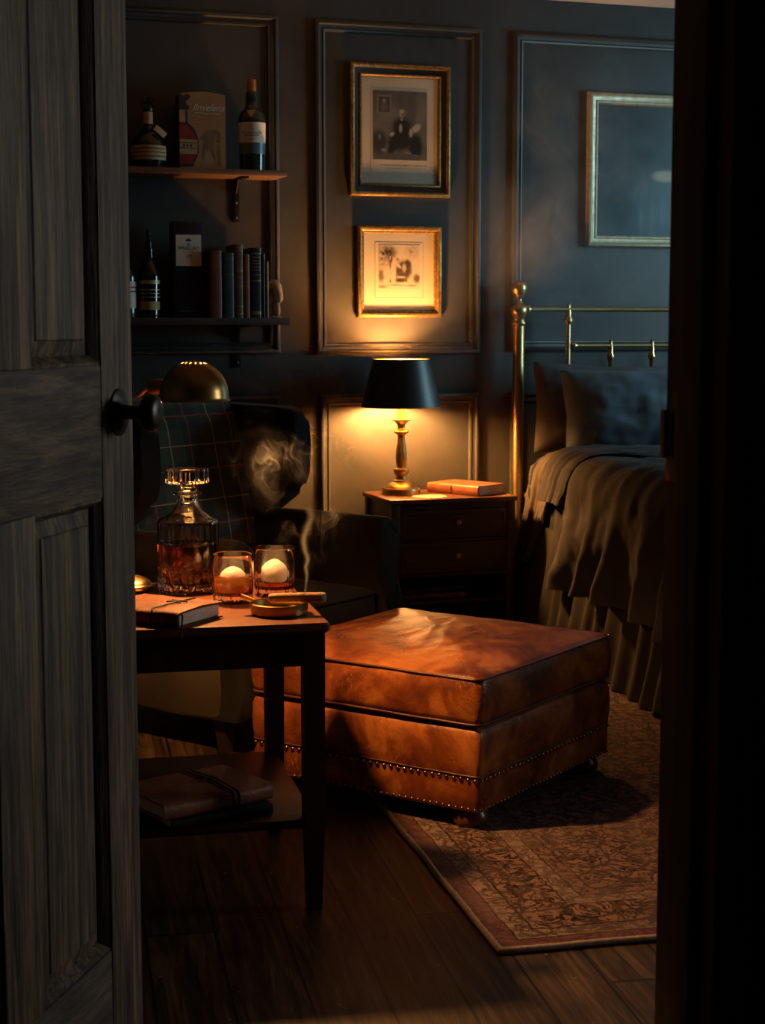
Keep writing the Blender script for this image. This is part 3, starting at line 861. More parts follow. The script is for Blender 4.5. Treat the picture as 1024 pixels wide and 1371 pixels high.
def book_mat(name, c, rough=0.5):
    return mat(name, c, tuple(x * 0.6 for x in c), rough=rough, scale=18, bump=0.15, bscale=150)
CLOTHS = dict(brown=book_mat('brown_cloth', (0.150, 0.048, 0.024)), green=book_mat('green_cloth', (0.020, 0.050, 0.034)), ornate=book_mat('old_gilt_calf', (0.125, 0.066, 0.030)),
              rust=book_mat('rust_cloth', (0.230, 0.068, 0.028)), black=book_mat('black_cloth', (0.018, 0.022, 0.026), 0.4), dark=book_mat('dark_brown_cloth', (0.030, 0.020, 0.014)), buff=book_mat('buff_cloth', (0.20, 0.14, 0.075)))
GOLDLEAF = mat('dull_gold_leaf', (0.30, 0.21, 0.10), (0.18, 0.12, 0.06), rough=0.45, metal=0.5, scale=60)

def standing_book(label, x0, x1, h, dep, m, rules=(), lean=0.0, group='books on the lower shelf'):
    t = thing('book', label, 'book', ((x0 + x1) / 2, 6.24, ZL), 0, group)
    t.rotation_euler = (0, R(lean), 0)
    w = x1 - x0
    bm = B()
    # cover: two boards and a rounded spine, as one wrapped section
    prof = []
    ti = 0.0028
    out = [(-w / 2, dep)] + [(-w / 2 + 0.0, 0.004)] + [(-w / 2 * math.cos(PI * k / 8), 0.004 - 0.005 * math.sin(PI * k / 8)) for k in range(1, 8)] + [(w / 2, 0.004), (w / 2, dep)]
    inn = [(w / 2 - ti, dep), (w / 2 - ti, 0.006), (-w / 2 + ti, 0.006), (-w / 2 + ti, dep)]
    pts = out + inn
    A = [bm.verts.new((x, y, 0)) for x, y in pts]; Bv = [bm.verts.new((x, y, h)) for x, y in pts]
    n = len(pts)
    bm.faces.new(A); bm.faces.new(list(reversed(Bv)))
    for i in range(n): bm.faces.new((A[i], A[(i + 1) % n], Bv[(i + 1) % n], Bv[i]))
    obj('cover', bm, m, t, smooth=40)
    bm = B(); box(bm, (0, dep / 2 + 0.002, h / 2), (w - 2 * ti - 0.0004, dep - 0.010, h - 0.008)); obj('pages', bm, PAPER, t, smooth=0)
    if rules:
        for (z, hh) in rules:
            bm = B()
            ring = [(-w / 2 * 0.94 * math.cos(PI * k / 8), 0.0035 - 0.0054 * math.sin(PI * k / 8)) for k in range(0, 9)]
            lo = [bm.verts.new((x, y, z * h)) for x, y in ring]; hi2 = [bm.verts.new((x, y, z * h + hh)) for x, y in ring]
            for a in range(8): bm.faces.new((lo[a], lo[a + 1], hi2[a + 1], hi2[a]))
            obj('spine_stripe', bm, GOLDLEAF, t, smooth=60)
    return t

standing_book('brown cloth book first in the row beside navy carton', 1.334, 1.380, 0.256, 0.15, CLOTHS['brown'], [(0.76, 0.0016)])
standing_book('dark green cloth book second in the row on lower shelf', 1.383, 1.428, 0.248, 0.15, CLOTHS['green'], [(0.66, 0.0016), (0.90, 0.0016)])
standing_book('tallest brown book with gilt tooled spine on lower shelf', 1.432, 1.464, 0.280, 0.16, CLOTHS['ornate'], [(0.05, 0.006), (0.10, 0.002), (0.15, 0.004), (0.42, 0.003), (0.55, 0.002), (0.63, 0.008), (0.68, 0.004), (0.76, 0.002), (0.86, 0.002), (0.90, 0.004), (0.95, 0.003)])
standing_book('thin rust-red book between gilt spine and black book', 1.467, 1.490, 0.243, 0.14, CLOTHS['rust'], [(0.46, 0.002)])
standing_book('black book with pale title bands on lower shelf', 1.493, 1.536, 0.268, 0.155, CLOTHS['black'], [(0.05, 0.014), (0.52, 0.006), (0.61, 0.003), (0.68, 0.003), (0.72, 0.003), (0.77, 0.003), (0.81, 0.003), (0.86, 0.003), (0.91, 0.004)])
standing_book('thin dark brown book right of the black book', 1.538, 1.551, 0.246, 0.14, CLOTHS['dark'])
standing_book('thin buff book at the right end of the row', 1.553, 1.565, 0.216, 0.13, CLOTHS['buff'], [(0.1, 0.004), (0.3, 0.004), (0.5, 0.004), (0.7, 0.004)])
# carved bone figure: a curled head bowed over two clasped lobes
t = thing('carved_figurine', 'small carved bone figurine at right end of lower shelf', 'figurine', (1.592, 6.275, ZL), R(-10))
bm = B()
P = smooth_prof([(-0.022, 0.0, 0.112), (-0.006, 0.0, 0.131), (0.010, 0.0, 0.124), (0.019, 0.0, 0.098), (0.021, 0.0, 0.074), (0.014, 0.0, 0.056)], 5)
rad = smooth_prof([(0.009,), (0.017,), (0.020,), (0.017,), (0.016,), (0.007,)], 5)
tube(bm, P, [r[0] for r in rad], 14)
obj('head', bm, BONE, t, smooth=60)
bm = B()
lathe(bm, smooth_prof([(0.0, 0.0), (0.011, 0.006), (0.0125, 0.028), (0.008, 0.05), (0.0, 0.060)], 4), 16, (0.014, -0.004, 0.006))
obj('foot', bm, BONE, t, smooth=60)
bm = B(); box(bm, (0.002, 0.006, 0.003), (0.058, 0.05, 0.006), 0.002); lathe(bm, smooth_prof([(0.012, 0.0), (0.015, 0.05), (0.010, 0.10), (0.0, 0.118)], 4), 16, (-0.010, 0.012, 0.006)); obj('body', bm, BONE, t, smooth=60)


# ------------------------------------------------------------------ framed pictures
def ink_print(name, parent, w, h, y, zc, f, nu, nv, m=INKMAT):
    me = bpy.data.meshes.new(name)
    vs = []; fs = []
    for j in range(nv + 1):
        for i in range(nu + 1):
            vs.append((-w / 2 + w * i / nu, y, zc - h / 2 + h * j / nv))
    for j in range(nv):
        for i in range(nu):
            a = j * (nu + 1) + i; fs.append((a, a + 1, a + nu + 2, a + nu + 1))
    me.from_pydata(vs, [], fs)
    ca = me.color_attributes.new('ink', 'FLOAT_COLOR', 'POINT')
    for j in range(nv + 1):
        for i in range(nu + 1):
            c = f(i / nu, 1 - j / nv)
            ca.data[j * (nu + 1) + i].color = (c[0], c[1], c[2], 1)
    me.materials.append(m)
    o = bpy.data.objects.new(name, me); COL.objects.link(o); o.parent = parent
    return o


def ell(u, v, cx, cy, rx, ry, soft=0.3, rot=0.0):
    dx, dy = u - cx, v - cy
    c, s = math.cos(rot), math.sin(rot)
    d = math.hypot((dx * c + dy * s) / rx, (-dx * s + dy * c) / ry)
    return max(0.0, min(1.0, (1 + soft - d) / (2 * soft)))


def rec(u, v, x0, x1, y0, y1, soft=0.01):
    def e(a, lo, hi): return max(0.0, min(1.0, (a - lo) / soft + 0.5)) * max(0.0, min(1.0, (hi - a) / soft + 0.5))
    return e(u, x0, x1) * e(v, y0, y1)


def portrait(u, v):
    g = 0.11 + 0.05 * nz(u * 5, v * 5, 1) + 0.03 * nz(u * 40, v * 40, 2)
    g += 0.06 * ell(u, v, 0.25, 0.48, 0.3, 0.2, 0.8) + 0.07 * ell(u, v, 0.85, 0.45, 0.12, 0.35, 0.9, 0.3)
    L = []
    L.append((rec(u, v, 0.07, 0.34, 0.06, 0.35), 0.17)); L.append((rec(u, v, 0.105, 0.305, 0.09, 0.31), 0.07))
    L.append((ell(u, v, 0.205, 0.15, 0.035, 0.035), 0.24)); L.append((ell(u, v, 0.205, 0.24, 0.06, 0.06), 0.12))
    L.append((rec(u, v, 0.62, 0.80, 0.0, 0.55, 0.06), 0.10))
    L.append((ell(u, v, 0.12, 0.74, 0.13, 0.16), 0.045))                     # chair
    L.append((ell(u, v, 0.53, 0.53, 0.17, 0.15), 0.022)); L.append((ell(u, v, 0.50, 0.72, 0.22, 0.14), 0.020))
    L.append((ell(u, v, 0.36, 0.80, 0.07, 0.15, 0.3, 0.5), 0.02)); L.append((ell(u, v, 0.78, 0.80, 0.13, 0.20), 0.018))
    L.append((ell(u, v, 0.53, 0.33, 0.045, 0.055), 0.30)); L.append((ell(u, v, 0.53, 0.29, 0.043, 0.025), 0.38))
    L.append((ell(u, v, 0.545, 0.345, 0.02, 0.03), 0.16))
    L.append((ell(u, v, 0.51, 0.54, 0.028, 0.06), 0.34)); L.append((ell(u, v, 0.53, 0.41, 0.02, 0.02), 0.30))
    L.append((ell(u, v, 0.35, 0.63, 0.045, 0.028, 0.3, -0.5), 0.36))
    L.append((ell(u, v, 0.80, 0.53, 0.085, 0.05, 0.3, -0.5), 0.40)); L.append((ell(u, v, 0.70, 0.60, 0.03, 0.06), 0.36))
    L.append((ell(u, v, 0.20, 0.86, 0.05, 0.018), 0.26)); L.append((ell(u, v, 0.78, 0.95, 0.06, 0.03), 0.22))
    L.append((ell(u, v, 0.65, 0.90, 0.06, 0.02), 0.18)); L.append((ell(u, v, 0.12, 0.67, 0.03, 0.04), 0.15))
    L.append((ell(u, v, 0.5, 0.96, 0.4, 0.05), 0.09))
    for a, t in L: g = g * (1 - a) + t * a
    return (g * 1.0, g * 0.80, g * 0.58)


def etching(u, v):
    p = 0.48
    ink = 0.0
    tree = ell(u, v, 0.16, 0.24, 0.20, 0.24, 0.5) * (0.5 + 0.7 * nz(u * 14, v * 14, 3)) + ell(u, v, 0.28, 0.16, 0.14, 0.10, 0.6) * 0.6
    ink = max(ink, tree)
    ink = max(ink, ell(u, v, 0.06, 0.70, 0.08, 0.14, 0.4) * 0.75, ell(u, v, 0.80, 0.14, 0.12, 0.12, 0.8) * (0.3 + 0.5 * nz(u * 12, v * 12, 5)))
    ink = max(ink, ell(u, v, 0.93, 0.76, 0.09, 0.10, 0.4) * 0.8, ell(u, v, 0.80, 0.92, 0.12, 0.02, 0.5) * 0.6)
    ink = max(ink, ell(u, v, 0.60, 0.58, 0.20, 0.22, 0.25) * 0.9, ell(u, v, 0.70, 0.45, 0.09, 0.12, 0.3) * 0.95)
    ink = max(ink, rec(u, v, 0.26, 0.30, 0.20, 0.86, 0.02) * 0.85, ell(u, v, 0.29, 0.33, 0.05, 0.10) * 0.9, rec(u, v, 0.755, 0.80, 0.42, 0.66, 0.02) * 0.8)
    ink = max(ink, rec(u, v, 0.41, 0.47, 0.52, 0.86, 0.03) * 0.7, rec(u, v, 0.64, 0.70, 0.6, 0.84, 0.03) * 0.8, ell(u, v, 0.54, 0.80, 0.14, 0.05, 0.3) * 0.9)
    ink = max(ink, ell(u, v, 0.42, 0.91, 0.22, 0.012, 0.4) * 0.7, ell(u, v, 0.08, 0.95, 0.10, 0.03, 0.5) * 0.6)
    for (a, t) in ((ell(u, v, 0.22, 0.66, 0.10, 0.16, 0.25), 0.05), (ell(u, v, 0.36, 0.56, 0.055, 0.20, 0.25), 0.05), (ell(u, v, 0.28, 0.30, 0.014, 0.05), 0.05),
                   (ell(u, v, 0.47, 0.46, 0.10, 0.035, 0.3, 0.75), 0.12), (ell(u, v, 0.62, 0.52, 0.05, 0.09, 0.3), 0.35), (ell(u, v, 0.55, 0.73, 0.10, 0.02, 0.3), 0.2),
                   (ell(u, v, 0.46, 0.33, 0.04, 0.04), 0.55)):
        ink = ink * (1 - a) + t * a
    ink += 0.10 * nz(u * 45, v * 45, 9) + 0.06 * nz(u * 9, v * 9, 4) + 0.06
    ink = max(0.0, min(1.0, ink))
    return (p * (1 - 0.93 * ink), p * 0.80 * (1 - 0.94 * ink), p * 0.54 * (1 - 0.95 * ink))


def dark_painting(u, v):
    n = nz(u * 3, v * 4, 11); n2 = nz(u * 9, v * 9, 12)
    c = [0.046 + 0.026 * n + 0.012 * n2, 0.060 + 0.028 * n + 0.012 * n2 + 0.010 * v, 0.064 + 0.028 * n + 0.012 * n2 + 0.012 * v]
    def over(a, t):
        for k in range(3): c[k] = c[k] * (1 - a) + t[k] * a
    over(ell(u, v, 0.12, 0.40, 0.13, 0.16, 0.7) * 0.35, (0.125, 0.118, 0.112))
    over(rec(u, v, 0.27, 0.98, 0.58, 1.0, 0.22) * 0.55, (0.085, 0.120, 0.130))
    over(ell(u, v, 0.46, 0.535, 0.085, 0.042, 0.3) * 0.85, (0.34, 0.29, 0.21))  # pale reflection on the picture glass, painted into its colour
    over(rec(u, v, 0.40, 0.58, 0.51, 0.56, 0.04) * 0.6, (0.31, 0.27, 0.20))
    over(ell(u, v, 0.145, 0.72, 0.03, 0.025, 0.6) * 0.5, (0.10, 0.08, 0.06))
    for k in range(7):
        over(ell(u, v, 0.30 + 0.07 * k, 0.85 + 0.04 * math.sin(k * 2.3), 0.012, 0.13, 0.8) * 0.45, (0.125, 0.150, 0.16))
    over(ell(u, v, 0.40, 0.12, 0.3, 0.1, 0.9) * 0.4, (0.028, 0.036, 0.040))
    return tuple(max(0.006, x + 0.004 * n2) for x in c)


def framed(label, x0, x1, z0, z1, prof_out, prof_in, m_out, m_in):
    w, h = x1 - x0, z1 - z0
    t = thing('framed_picture', label, 'picture', ((x0 + x1) / 2, WY, z0))
    bm = B(); moulding(bm, -w / 2, w / 2, 0, h, 0, prof_out); f = obj('frame', bm, m_out, t, smooth=40)
    i0 = prof_out[-1][0]
    if prof_in:
        bm = B(); moulding(bm, -w / 2 + i0, w / 2 - i0, i0, h - i0, 0, prof_in); obj('inner_frame', bm, m_in, t, smooth=40)
        i0 += prof_in[-1][0]
    bm = B(); box(bm, (0, -0.004, h / 2), (w - 0.01, 0.004, h - 0.01)); obj('backing', bm, INK, t, smooth=0)
    return t, w, h, i0

OUTER = [(0, 0), (0, 0.020), (0.004, 0.027), (0.010, 0.030), (0.016, 0.027), (0.019, 0.020)]
t, w, h, i0 = framed('larger black and gilt framed engraving of a seated man, hung above the cream etching', 1.944, 2.371, 1.752, 2.276,
                     OUTER, [(0, 0.020), (0.003, 0.019), (0.021, 0.013), (0.023, 0.012), (0.023, 0.016), (0.028, 0.018), (0.033, 0.013), (0.034, 0.008)], GILT, BLACK_FRAME)
bm = B(); moulding(bm, -w / 2 + 0.041, w / 2 - 0.041, 0.041, h - 0.041, 0, [(0, 0.008), (0, 0.0175), (0.005, 0.0195), (0.010, 0.0145), (0.012, 0.008)]); obj('gilt_slip', bm, GILT, t, smooth=40)
bm = B(); box(bm, (0, -0.0065, h / 2), (w - 0.10, 0.003, h - 0.10)); mt = obj('mount', bm, MATBOARD_OLD, t, smooth=0)
bm = B(); box(bm, (0, -0.0083, 0.0735), (w - 0.106, 0.0006, 0.045)); obj('mount_strip', bm, GREY_MOUNT, mt, smooth=0)
bm = B(); box(bm, (0.001, -0.0086, 0.2625), (0.248, 0.0008, 0.330)); ps = obj('print_sheet', bm, MATBOARD_OLD, mt, smooth=0)
ink_print('engraving', t, 0.230, 0.272, -0.0100, 0.283, portrait, 92, 108)
bm = B()
random.seed(3)
x = -0.085
while x < 0.10:
    ww = random.uniform(0.006, 0.018); box(bm, (x + ww / 2, -0.0093, 0.1250), (ww, 0.0003, 0.003)); x += ww + 0.004
x = -0.06
while x < 0.09:
    ww = random.uniform(0.004, 0.012); box(bm, (x + ww / 2, -0.0093, 0.1135), (ww, 0.0003, 0.0018)); x += ww + 0.004
obj('caption', bm, mat('faded_caption_ink', (0.22, 0.15, 0.09), rough=0.9), ps, smooth=0)

t, w, h, i0 = framed('smaller gilt framed etching of figures with a cart, lit from below by the lamp', 1.974, 2.335, 1.266, 1.636,
                     OUTER, [(0, 0.020), (0.003, 0.017), (0.007, 0.018), (0.010, 0.011), (0.012, 0.008)], GILT, GILT)
bm = B(); box(bm, (0, -0.0065, h / 2), (w - 0.05, 0.003, h - 0.05)); mt = obj('mount', bm, MATBOARD, t, smooth=0)
bm = B(); box(bm, (0, -0.0084, 0.192), (0.204, 0.0008, 0.222)); ps = obj('print_sheet', bm, MATBOARD, mt, smooth=0)
bm = B(); moulding(bm, -0.1035, 0.1035, 0.0795, 0.304, 0, [(0, 0.0078), (0, 0.0090), (0.0015, 0.0090), (0.0015, 0.0078)]); obj('sheet_edge', bm, mat('sheet_edge_brown', (0.30, 0.22, 0.12), rough=0.9), ps, smooth=0)
ink_print('etching', t, 0.176, 0.178, -0.0100, 0.205, etching, 84, 84)

t, w, h, i0 = framed('large pale gilt framed dark blue painting above the bed', 2.985, 3.78, 1.564, 2.204,
                     [(0, 0), (0, 0.022), (0.005, 0.030), (0.012, 0.031), (0.022, 0.022), (0.034, 0.018), (0.038, 0.021), (0.043, 0.020), (0.049, 0.012), (0.050, 0.008)], None, SILVER_GILT, None)
PAINT = attr_material('varnished_paint', 0.38, 0.35)
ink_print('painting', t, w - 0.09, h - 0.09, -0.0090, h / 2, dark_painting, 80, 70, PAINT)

# ------------------------------------------------------------------ nightstand
NX, NYF, NYB, NZ = 2.256, 6.022, 6.385, 0.56
t = thing('nightstand', 'wooden nightstand with two drawers and open shelf beside the bed', 'nightstand', (NX, (NYF + NYB) / 2, 0))
hd = (NYB - NYF) / 2; hw = 0.262
bm = B(); box(bm, (0, 0, NZ - 0.009), (2 * hw + 0.012, 2 * hd, 0.018), 0.004); obj('top', bm, NIGHT_TOP, t)
bm = B()
for sx in (-1, 1):
    box(bm, (sx * (hw - 0.020), 0.004, 0.32), (0.014, 2 * hd - 0.05, 0.44), 0.001)
box(bm, (0, hd - 0.016, 0.32), (2 * hw - 0.05, 0.010, 0.44)); box(bm, (0, 0, 0.256), (2 * hw - 0.03, 2 * hd - 0.03, 0.012)); box(bm, (0, -hd + 0.020, 0.393), (2 * hw - 0.06, 0.016, 0.010)); box(bm, (0, -hd + 0.020, 0.530), (2 * hw - 0.06, 0.016, 0.026))
obj('carcass', bm, NIGHT_WOOD, t)
bm = B(); box(bm, (0, 0, 0.146), (2 * hw - 0.03, 2 * hd - 0.03, 0.014), 0.002); obj('lower_shelf', bm, NIGHT_WOOD, t)
for sx in (-1, 1):
    for sy in (-1, 1):
        bm = B(); box(bm, (sx * (hw - 0.020), sy * (hd - 0.022), 0.271), (0.034, 0.034, 0.542), 0.002); obj('leg', bm, NIGHT_WOOD, t)
for (z0, z1) in ((0.400, 0.515), (0.265, 0.387)):
    bm = B(); box(bm, (0, -hd + 0.014, (z0 + z1) / 2), (2 * hw - 0.078, 0.018, z1 - z0), 0.003)
    moulding(bm, -hw + 0.050, hw - 0.050, z0 + 0.010, z1 - 0.010, -hd + 0.006, [(0, 0), (0, 0.003), (0.006, 0.004), (0.008, 0)])
    dr = obj('drawer', bm, NIGHT_WOOD, t)
    bm = B(); lathe(bm, smooth_prof([(0.004, 0.0), (0.004, 0.010), (0.010, 0.016), (0.010, 0.022), (0.0, 0.025)], 4), 20, M=Matrix.Translation((0.012, -hd + 0.004, (z0 + z1) / 2 + 0.006)) @ Matrix.Rotation(R(90), 4, 'X'))
    obj('knob', bm, BRASS, dr, smooth=60)


def lying_book(name, label, loc, rz, L, Wd, th, m, pages=WHITE_PAPER, group=None, rot=None, cat='book', spine='-y'):
    """spine along local x at -y; L along x, Wd along y."""
    t = thing(name, label, cat, loc, rz, group)
    ti = 0.003
    bm = B()
    out = [(Wd / 2, 0), (-Wd / 2 + 0.004, 0)] + [(-Wd / 2 + 0.004 - 0.008 * math.sin(PI * k / 10), th / 2 - th / 2 * math.cos(PI * k / 10)) for k in range(1, 10)] + [(-Wd / 2 + 0.004, th), (Wd / 2, th)]
    inn = [(Wd / 2, th - ti), (-Wd / 2 + 0.008, th - ti), (-Wd / 2 + 0.008, ti), (Wd / 2, ti)]
    pts = out + inn
    A = [bm.verts.new((-L / 2, y, z)) for y, z in pts]; Bv = [bm.verts.new((L / 2, y, z)) for y, z in pts]
    n = len(pts); bm.faces.new(A); bm.faces.new(list(reversed(Bv)))
    for i in range(n): bm.faces.new((A[i], A[(i + 1) % n], Bv[(i + 1) % n], Bv[i]))
    obj('cover', bm, m, t, smooth=40)
    bm = B(); box(bm, (0, 0.001, th / 2), (L - 0.007, Wd - 0.014, th - 2 * ti + 0.0004), 0.001); obj('pages', bm, pages, t, smooth=0)
    return t

b = lying_book('leather_book', 'red-brown leather book lying on the nightstand beside the lamp', (2.372, 6.205, NZ + 0.0005), R(-60), 0.262, 0.170, 0.040, BOOKRED, group=None)
bm = B(); box(bm, (-0.005, -0.0895, 0.020), (0.006, 0.002, 0.034), 0.0005); obj('spine_band', bm, CORD, b)
t = thing('paper_coaster', 'round cream coaster lying on the nightstand in front of the lamp', 'coaster', (2.178, 6.103, NZ), R(20))
bm = B(); lathe(bm, [(0.0, 0.0), (0.068, 0.0), (0.070, 0.0015), (0.068, 0.003), (0.0, 0.0032)], 40); obj('disc', bm, CREAM_CARD, t)
lying_book('shelf_book', 'tan edged book, upper of the two on the nightstand lower shelf', (2.180, 6.165, 0.1795), R(4), 0.26, 0.19, 0.024, CLOTHS['dark'], PAPER, 'books in the nightstand')
lying_book('shelf_book', 'dark book, lower of the two on the nightstand lower shelf', (2.185, 6.165, 0.1535), R(-3), 0.28, 0.20, 0.025, CLOTHS['brown'], PAPER, 'books in the nightstand')

# ------------------------------------------------------------------ bedside lamp
t = thing('table_lamp', 'brass candlestick lamp with black shade on the nightstand', 'lamp', (2.106, 6.238, NZ))
prof = [(0.0, 0.0), (0.076, 0.0), (0.077, 0.020), (0.073, 0.026), (0.066, 0.027), (0.062, 0.034), (0.048, 0.044), (0.034, 0.050), (0.033, 0.056), (0.024, 0.060), (0.021, 0.072),
        (0.024, 0.078), (0.030, 0.086), (0.032, 0.097), (0.029, 0.103), (0.020, 0.106), (0.019, 0.114), (0.022, 0.124), (0.023, 0.150), (0.021, 0.180), (0.016, 0.210), (0.014, 0.232), (0.016, 0.240),
        (0.028, 0.246), (0.031, 0.253), (0.026, 0.260), (0.016, 0.264), (0.014, 0.272), (0.019, 0.284), (0.028, 0.293), (0.040, 0.297), (0.040, 0.301), (0.022, 0.303), (0.0, 0.303)]
bm = B(); lathe(bm, prof, 48); obj('base', bm, BRASS, t, smooth=40)
bm = B(); lathe(bm, [(0.0, 0.302), (0.0185, 0.302), (0.0185, 0.362), (0.012, 0.370), (0.0, 0.370)], 32); obj('candle_sleeve', bm, CREAM, t)
bm = B(); lathe(bm, smooth_prof([(0.010, 0.370), (0.013, 0.378), (0.024, 0.406), (0.026, 0.434), (0.020, 0.464), (0.0, 0.484)], 4), 24); obj('bulb', bm, BULB2, t, smooth=180)
bm = B()
lathe(bm, [(0.1605, 0.352), (0.1135, 0.540)], 72); sh = obj('lamp_shade', bm, SHADE, t, smooth=180)
bm = B(); lathe(bm, [(0.1590, 0.352), (0.1120, 0.540)], 72); obj('shade_lining', bm, SHADE_IN, sh, smooth=180)
for (r0, z) in ((0.1605, 0.352), (0.1135, 0.540)):
    bm = B()
    tube(bm, [(r0 * math.cos(2 * PI * k / 72), r0 * math.sin(2 * PI * k / 72), z) for k in range(72)], 0.0022, 6, closed=True)
    obj('shade_rim', bm, GILT, sh, smooth=180)
bm = B()
for k in range(3):
    a = 2 * PI * k / 3 + 0.4
    tube(bm, [(0.0, 0.0, 0.516), (0.118 * math.cos(a), 0.118 * math.sin(a), 0.516)], 0.0015, 6)
for s in (-1, 1):
    tube(bm, smooth_prof([(s * 0.014, 0, 0.356), (s * 0.044, 0, 0.380), (s * 0.048, 0, 0.460), (s * 0.03, 0, 0.506), (0.0, 0, 0.516)], 5), 0.0015, 6)
obj('harp', bm, BRASS, t, smooth=60)

# ------------------------------------------------------------------ brass reading lamp
t = thing('reading_lamp', 'brass dome reading lamp reaching over the decanter from behind the door', 'lamp', (0.47, 4.05, 0))
bx, by = 0.752 - 0.47, 3.705 - 4.05
bm = B(); lathe(bm, [(0.0, 0.0), (0.105, 0.0), (0.107, 0.012), (0.095, 0.020), (0.04, 0.028), (0.018, 0.040), (0.0, 0.040)], 48); obj('base', bm, BRASS_DARK, t, smooth=40)
bm = B(); lathe(bm, [(0.0, 0.03), (0.010, 0.03), (0.010, 1.10), (0.014, 1.105), (0.014, 1.135), (0.0, 1.14)], 24); obj('pole', bm, BRASS_DARK, t, smooth=40)
ax, ay = 0.655 - 0.47, 3.742 - 4.05     # end of the socket, local
bm = B(); tube(bm, smooth_prof([(0.0, 0.0, 1.112), (0.07, -0.12, 1.104), (0.140, -0.245, 1.083), (0.164, -0.282, 1.082), (0.177, -0.298, 1.094), (ax + 0.004, ay - 0.003, 1.100)], 6), 0.0065, 12); obj('arm', bm, BRASS, t, smooth=60)
dx, dy = bx - ax, by - ay; ln = math.hypot(dx, dy); ux, uy = dx / ln, dy / ln
bm = B()
Ms = Matrix.Translation((ax, ay, 1.101)) @ Vector((ux, uy, 0)).to_track_quat('Z', 'Y').to_matrix().to_4x4()
lathe(bm, [(0.0, 0.0), (0.017, 0.0), (0.0195, 0.004), (0.0195, ln - 0.070), (0.0, ln - 0.070)], 32, M=Ms); obj('socket', bm, BRASS_DARK, t, smooth=40)
# dome: a hemisphere with a ring of real vent holes near the crown, brass outside, unseen white reflector added inside to brighten the glass
REFLECTOR = mat('white_reflector', (0.80, 0.74, 0.62), (0.76, 0.70, 0.58), rough=0.4)
dome = None
for (dr, m) in ((0.0, BRASS_DARK), (-0.0016, REFLECTOR)):
    bm = B()
    prof = [(0.0825, 1.0705), (0.0800, 1.0730), (0.0792, 1.0800)] if dr == 0 else [(0.0800, 1.0712), (0.0779, 1.0800)]
    for k in range(0, 15):
        a = R(8 + 82 * k / 14)
        prof.append(((0.0790 + dr) * math.cos(a), 1.0810 + (0.081 + dr) * math.sin(a)))
    prof[-1] = (0.0, prof[-1][1])
    seg = 60
    lathe(bm, prof, seg, (bx, by, 0))
    kill = []
    for f in bm.faces:
        c = f.calc_center_median(); rr = math.hypot(c.x - bx, c.y - by)
        q = int((math.atan2(c.y - by, c.x - bx) % (2 * PI)) / (2 * PI / seg)) % 4
        rq = rr / (0.0790 + dr)
        if (dr == 0 and 0.33 < rq < 0.43 and q == 0) or (dr < 0 and 0.22 < rq < 0.52 and q != 2): kill.append(f)
    bmesh.ops.delete(bm, geom=kill, context='FACES')
    if dr == 0:
        dome = obj('dome_shade', bm, m, t, smooth=50)
    else:
        obj('reflector_lining', bm, m, dome, smooth=50)
bm = B(); lathe(bm, smooth_prof([(0.0, 0.0), (0.014, 0.003), (0.022, 0.014), (0.023, 0.026), (0.013, 0.042), (0.0, 0.046)], 4), 24, (bx, by, 1.089)); obj('bulb', bm, BULB1, t, smooth=180)
bm = B(); tube(bm, [(0.672 - 0.47, 3.690 - 4.05, 1.082), (0.6695 - 0.47, 3.686 - 4.05, 1.054), (0.662 - 0.47, 3.684 - 4.05, 1.027)], [0.0032, 0.0032, 0.0038], 10); obj('switch_lever', bm, BRASS, t, smooth=60)

# ------------------------------------------------------------------ side table
TZ = 0.625
tr_ = R(-5.7)
t = thing('side_table', 'dark mahogany side table carrying the decanter and glasses', 'table', (0.665, 3.588, 0), tr_)
TW, TD = 0.62, 0.62
bm = B()
pr = [(0.0, TZ - 0.022), (0.0, TZ - 0.003), (-0.003, TZ)]
soft_block(bm, TW / 2, TD / 2, 0.012, [(-0.006, TZ - 0.022), (0.0, TZ - 0.016), (0.0, TZ - 0.005), (-0.004, TZ)], 0.0, ncap=3, step=0.08)
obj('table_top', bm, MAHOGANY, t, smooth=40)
lx, ly = TW / 2 - 0.034, TD / 2 - 0.030
for sx in (-1, 1):
    for sy in (-1, 1):
        bm = B()
        rings = []
        for (z, hw) in ((0.0, 0.015), (0.20, 0.0215), (0.52, 0.0225), (TZ - 0.022, 0.0225)):
            rings.append([(sx * lx + hw * a, sy * ly + hw * b2, z) for a, b2 in ((1, 1), (-1, 1), (-1, -1), (1, -1))])
        loft(bm, rings)
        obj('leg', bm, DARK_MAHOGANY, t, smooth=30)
bm = B()
for (cx, cy, sx, sy) in ((0, -ly, 2 * lx - 0.04, 0.020), (0, ly, 2 * lx - 0.04, 0.020), (-lx, 0, 0.020, 2 * ly - 0.04), (lx, 0, 0.020, 2 * ly - 0.04)):
    box(bm, (cx, cy, TZ - 0.058), (sx, sy, 0.072), 0.001)
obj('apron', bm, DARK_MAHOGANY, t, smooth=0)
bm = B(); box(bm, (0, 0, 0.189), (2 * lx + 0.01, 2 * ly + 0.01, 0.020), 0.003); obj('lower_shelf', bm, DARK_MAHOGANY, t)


# ---- crystal
def cut(depth, z0, z1, nrep, slope, w):
    """crossing diagonal cuts between z0 and z1, nrep around"""
    def f(tt, z, r):
        if z < z0 or z > z1: return 0.0
        k = nrep * tt / (2 * PI)
        q = (z - z0) * slope
        d1 = abs((k + q) % 1.0 - 0.5) * 2; d2 = abs((k - q) % 1.0 - 0.5) * 2
        e = min(1.0, (z - z0) / 0.004) * min(1.0, (z1 - z) / 0.012)
        return -depth * e * (max(0, 1 - (1 - d1) / w) ** 1 + max(0, 1 - (1 - d2) / w))
    return f

def facet(n, tt, r):
    a = (tt % (2 * PI / n)) - PI / n
    return r * (math.cos(PI / n) / math.cos(a) - 1)

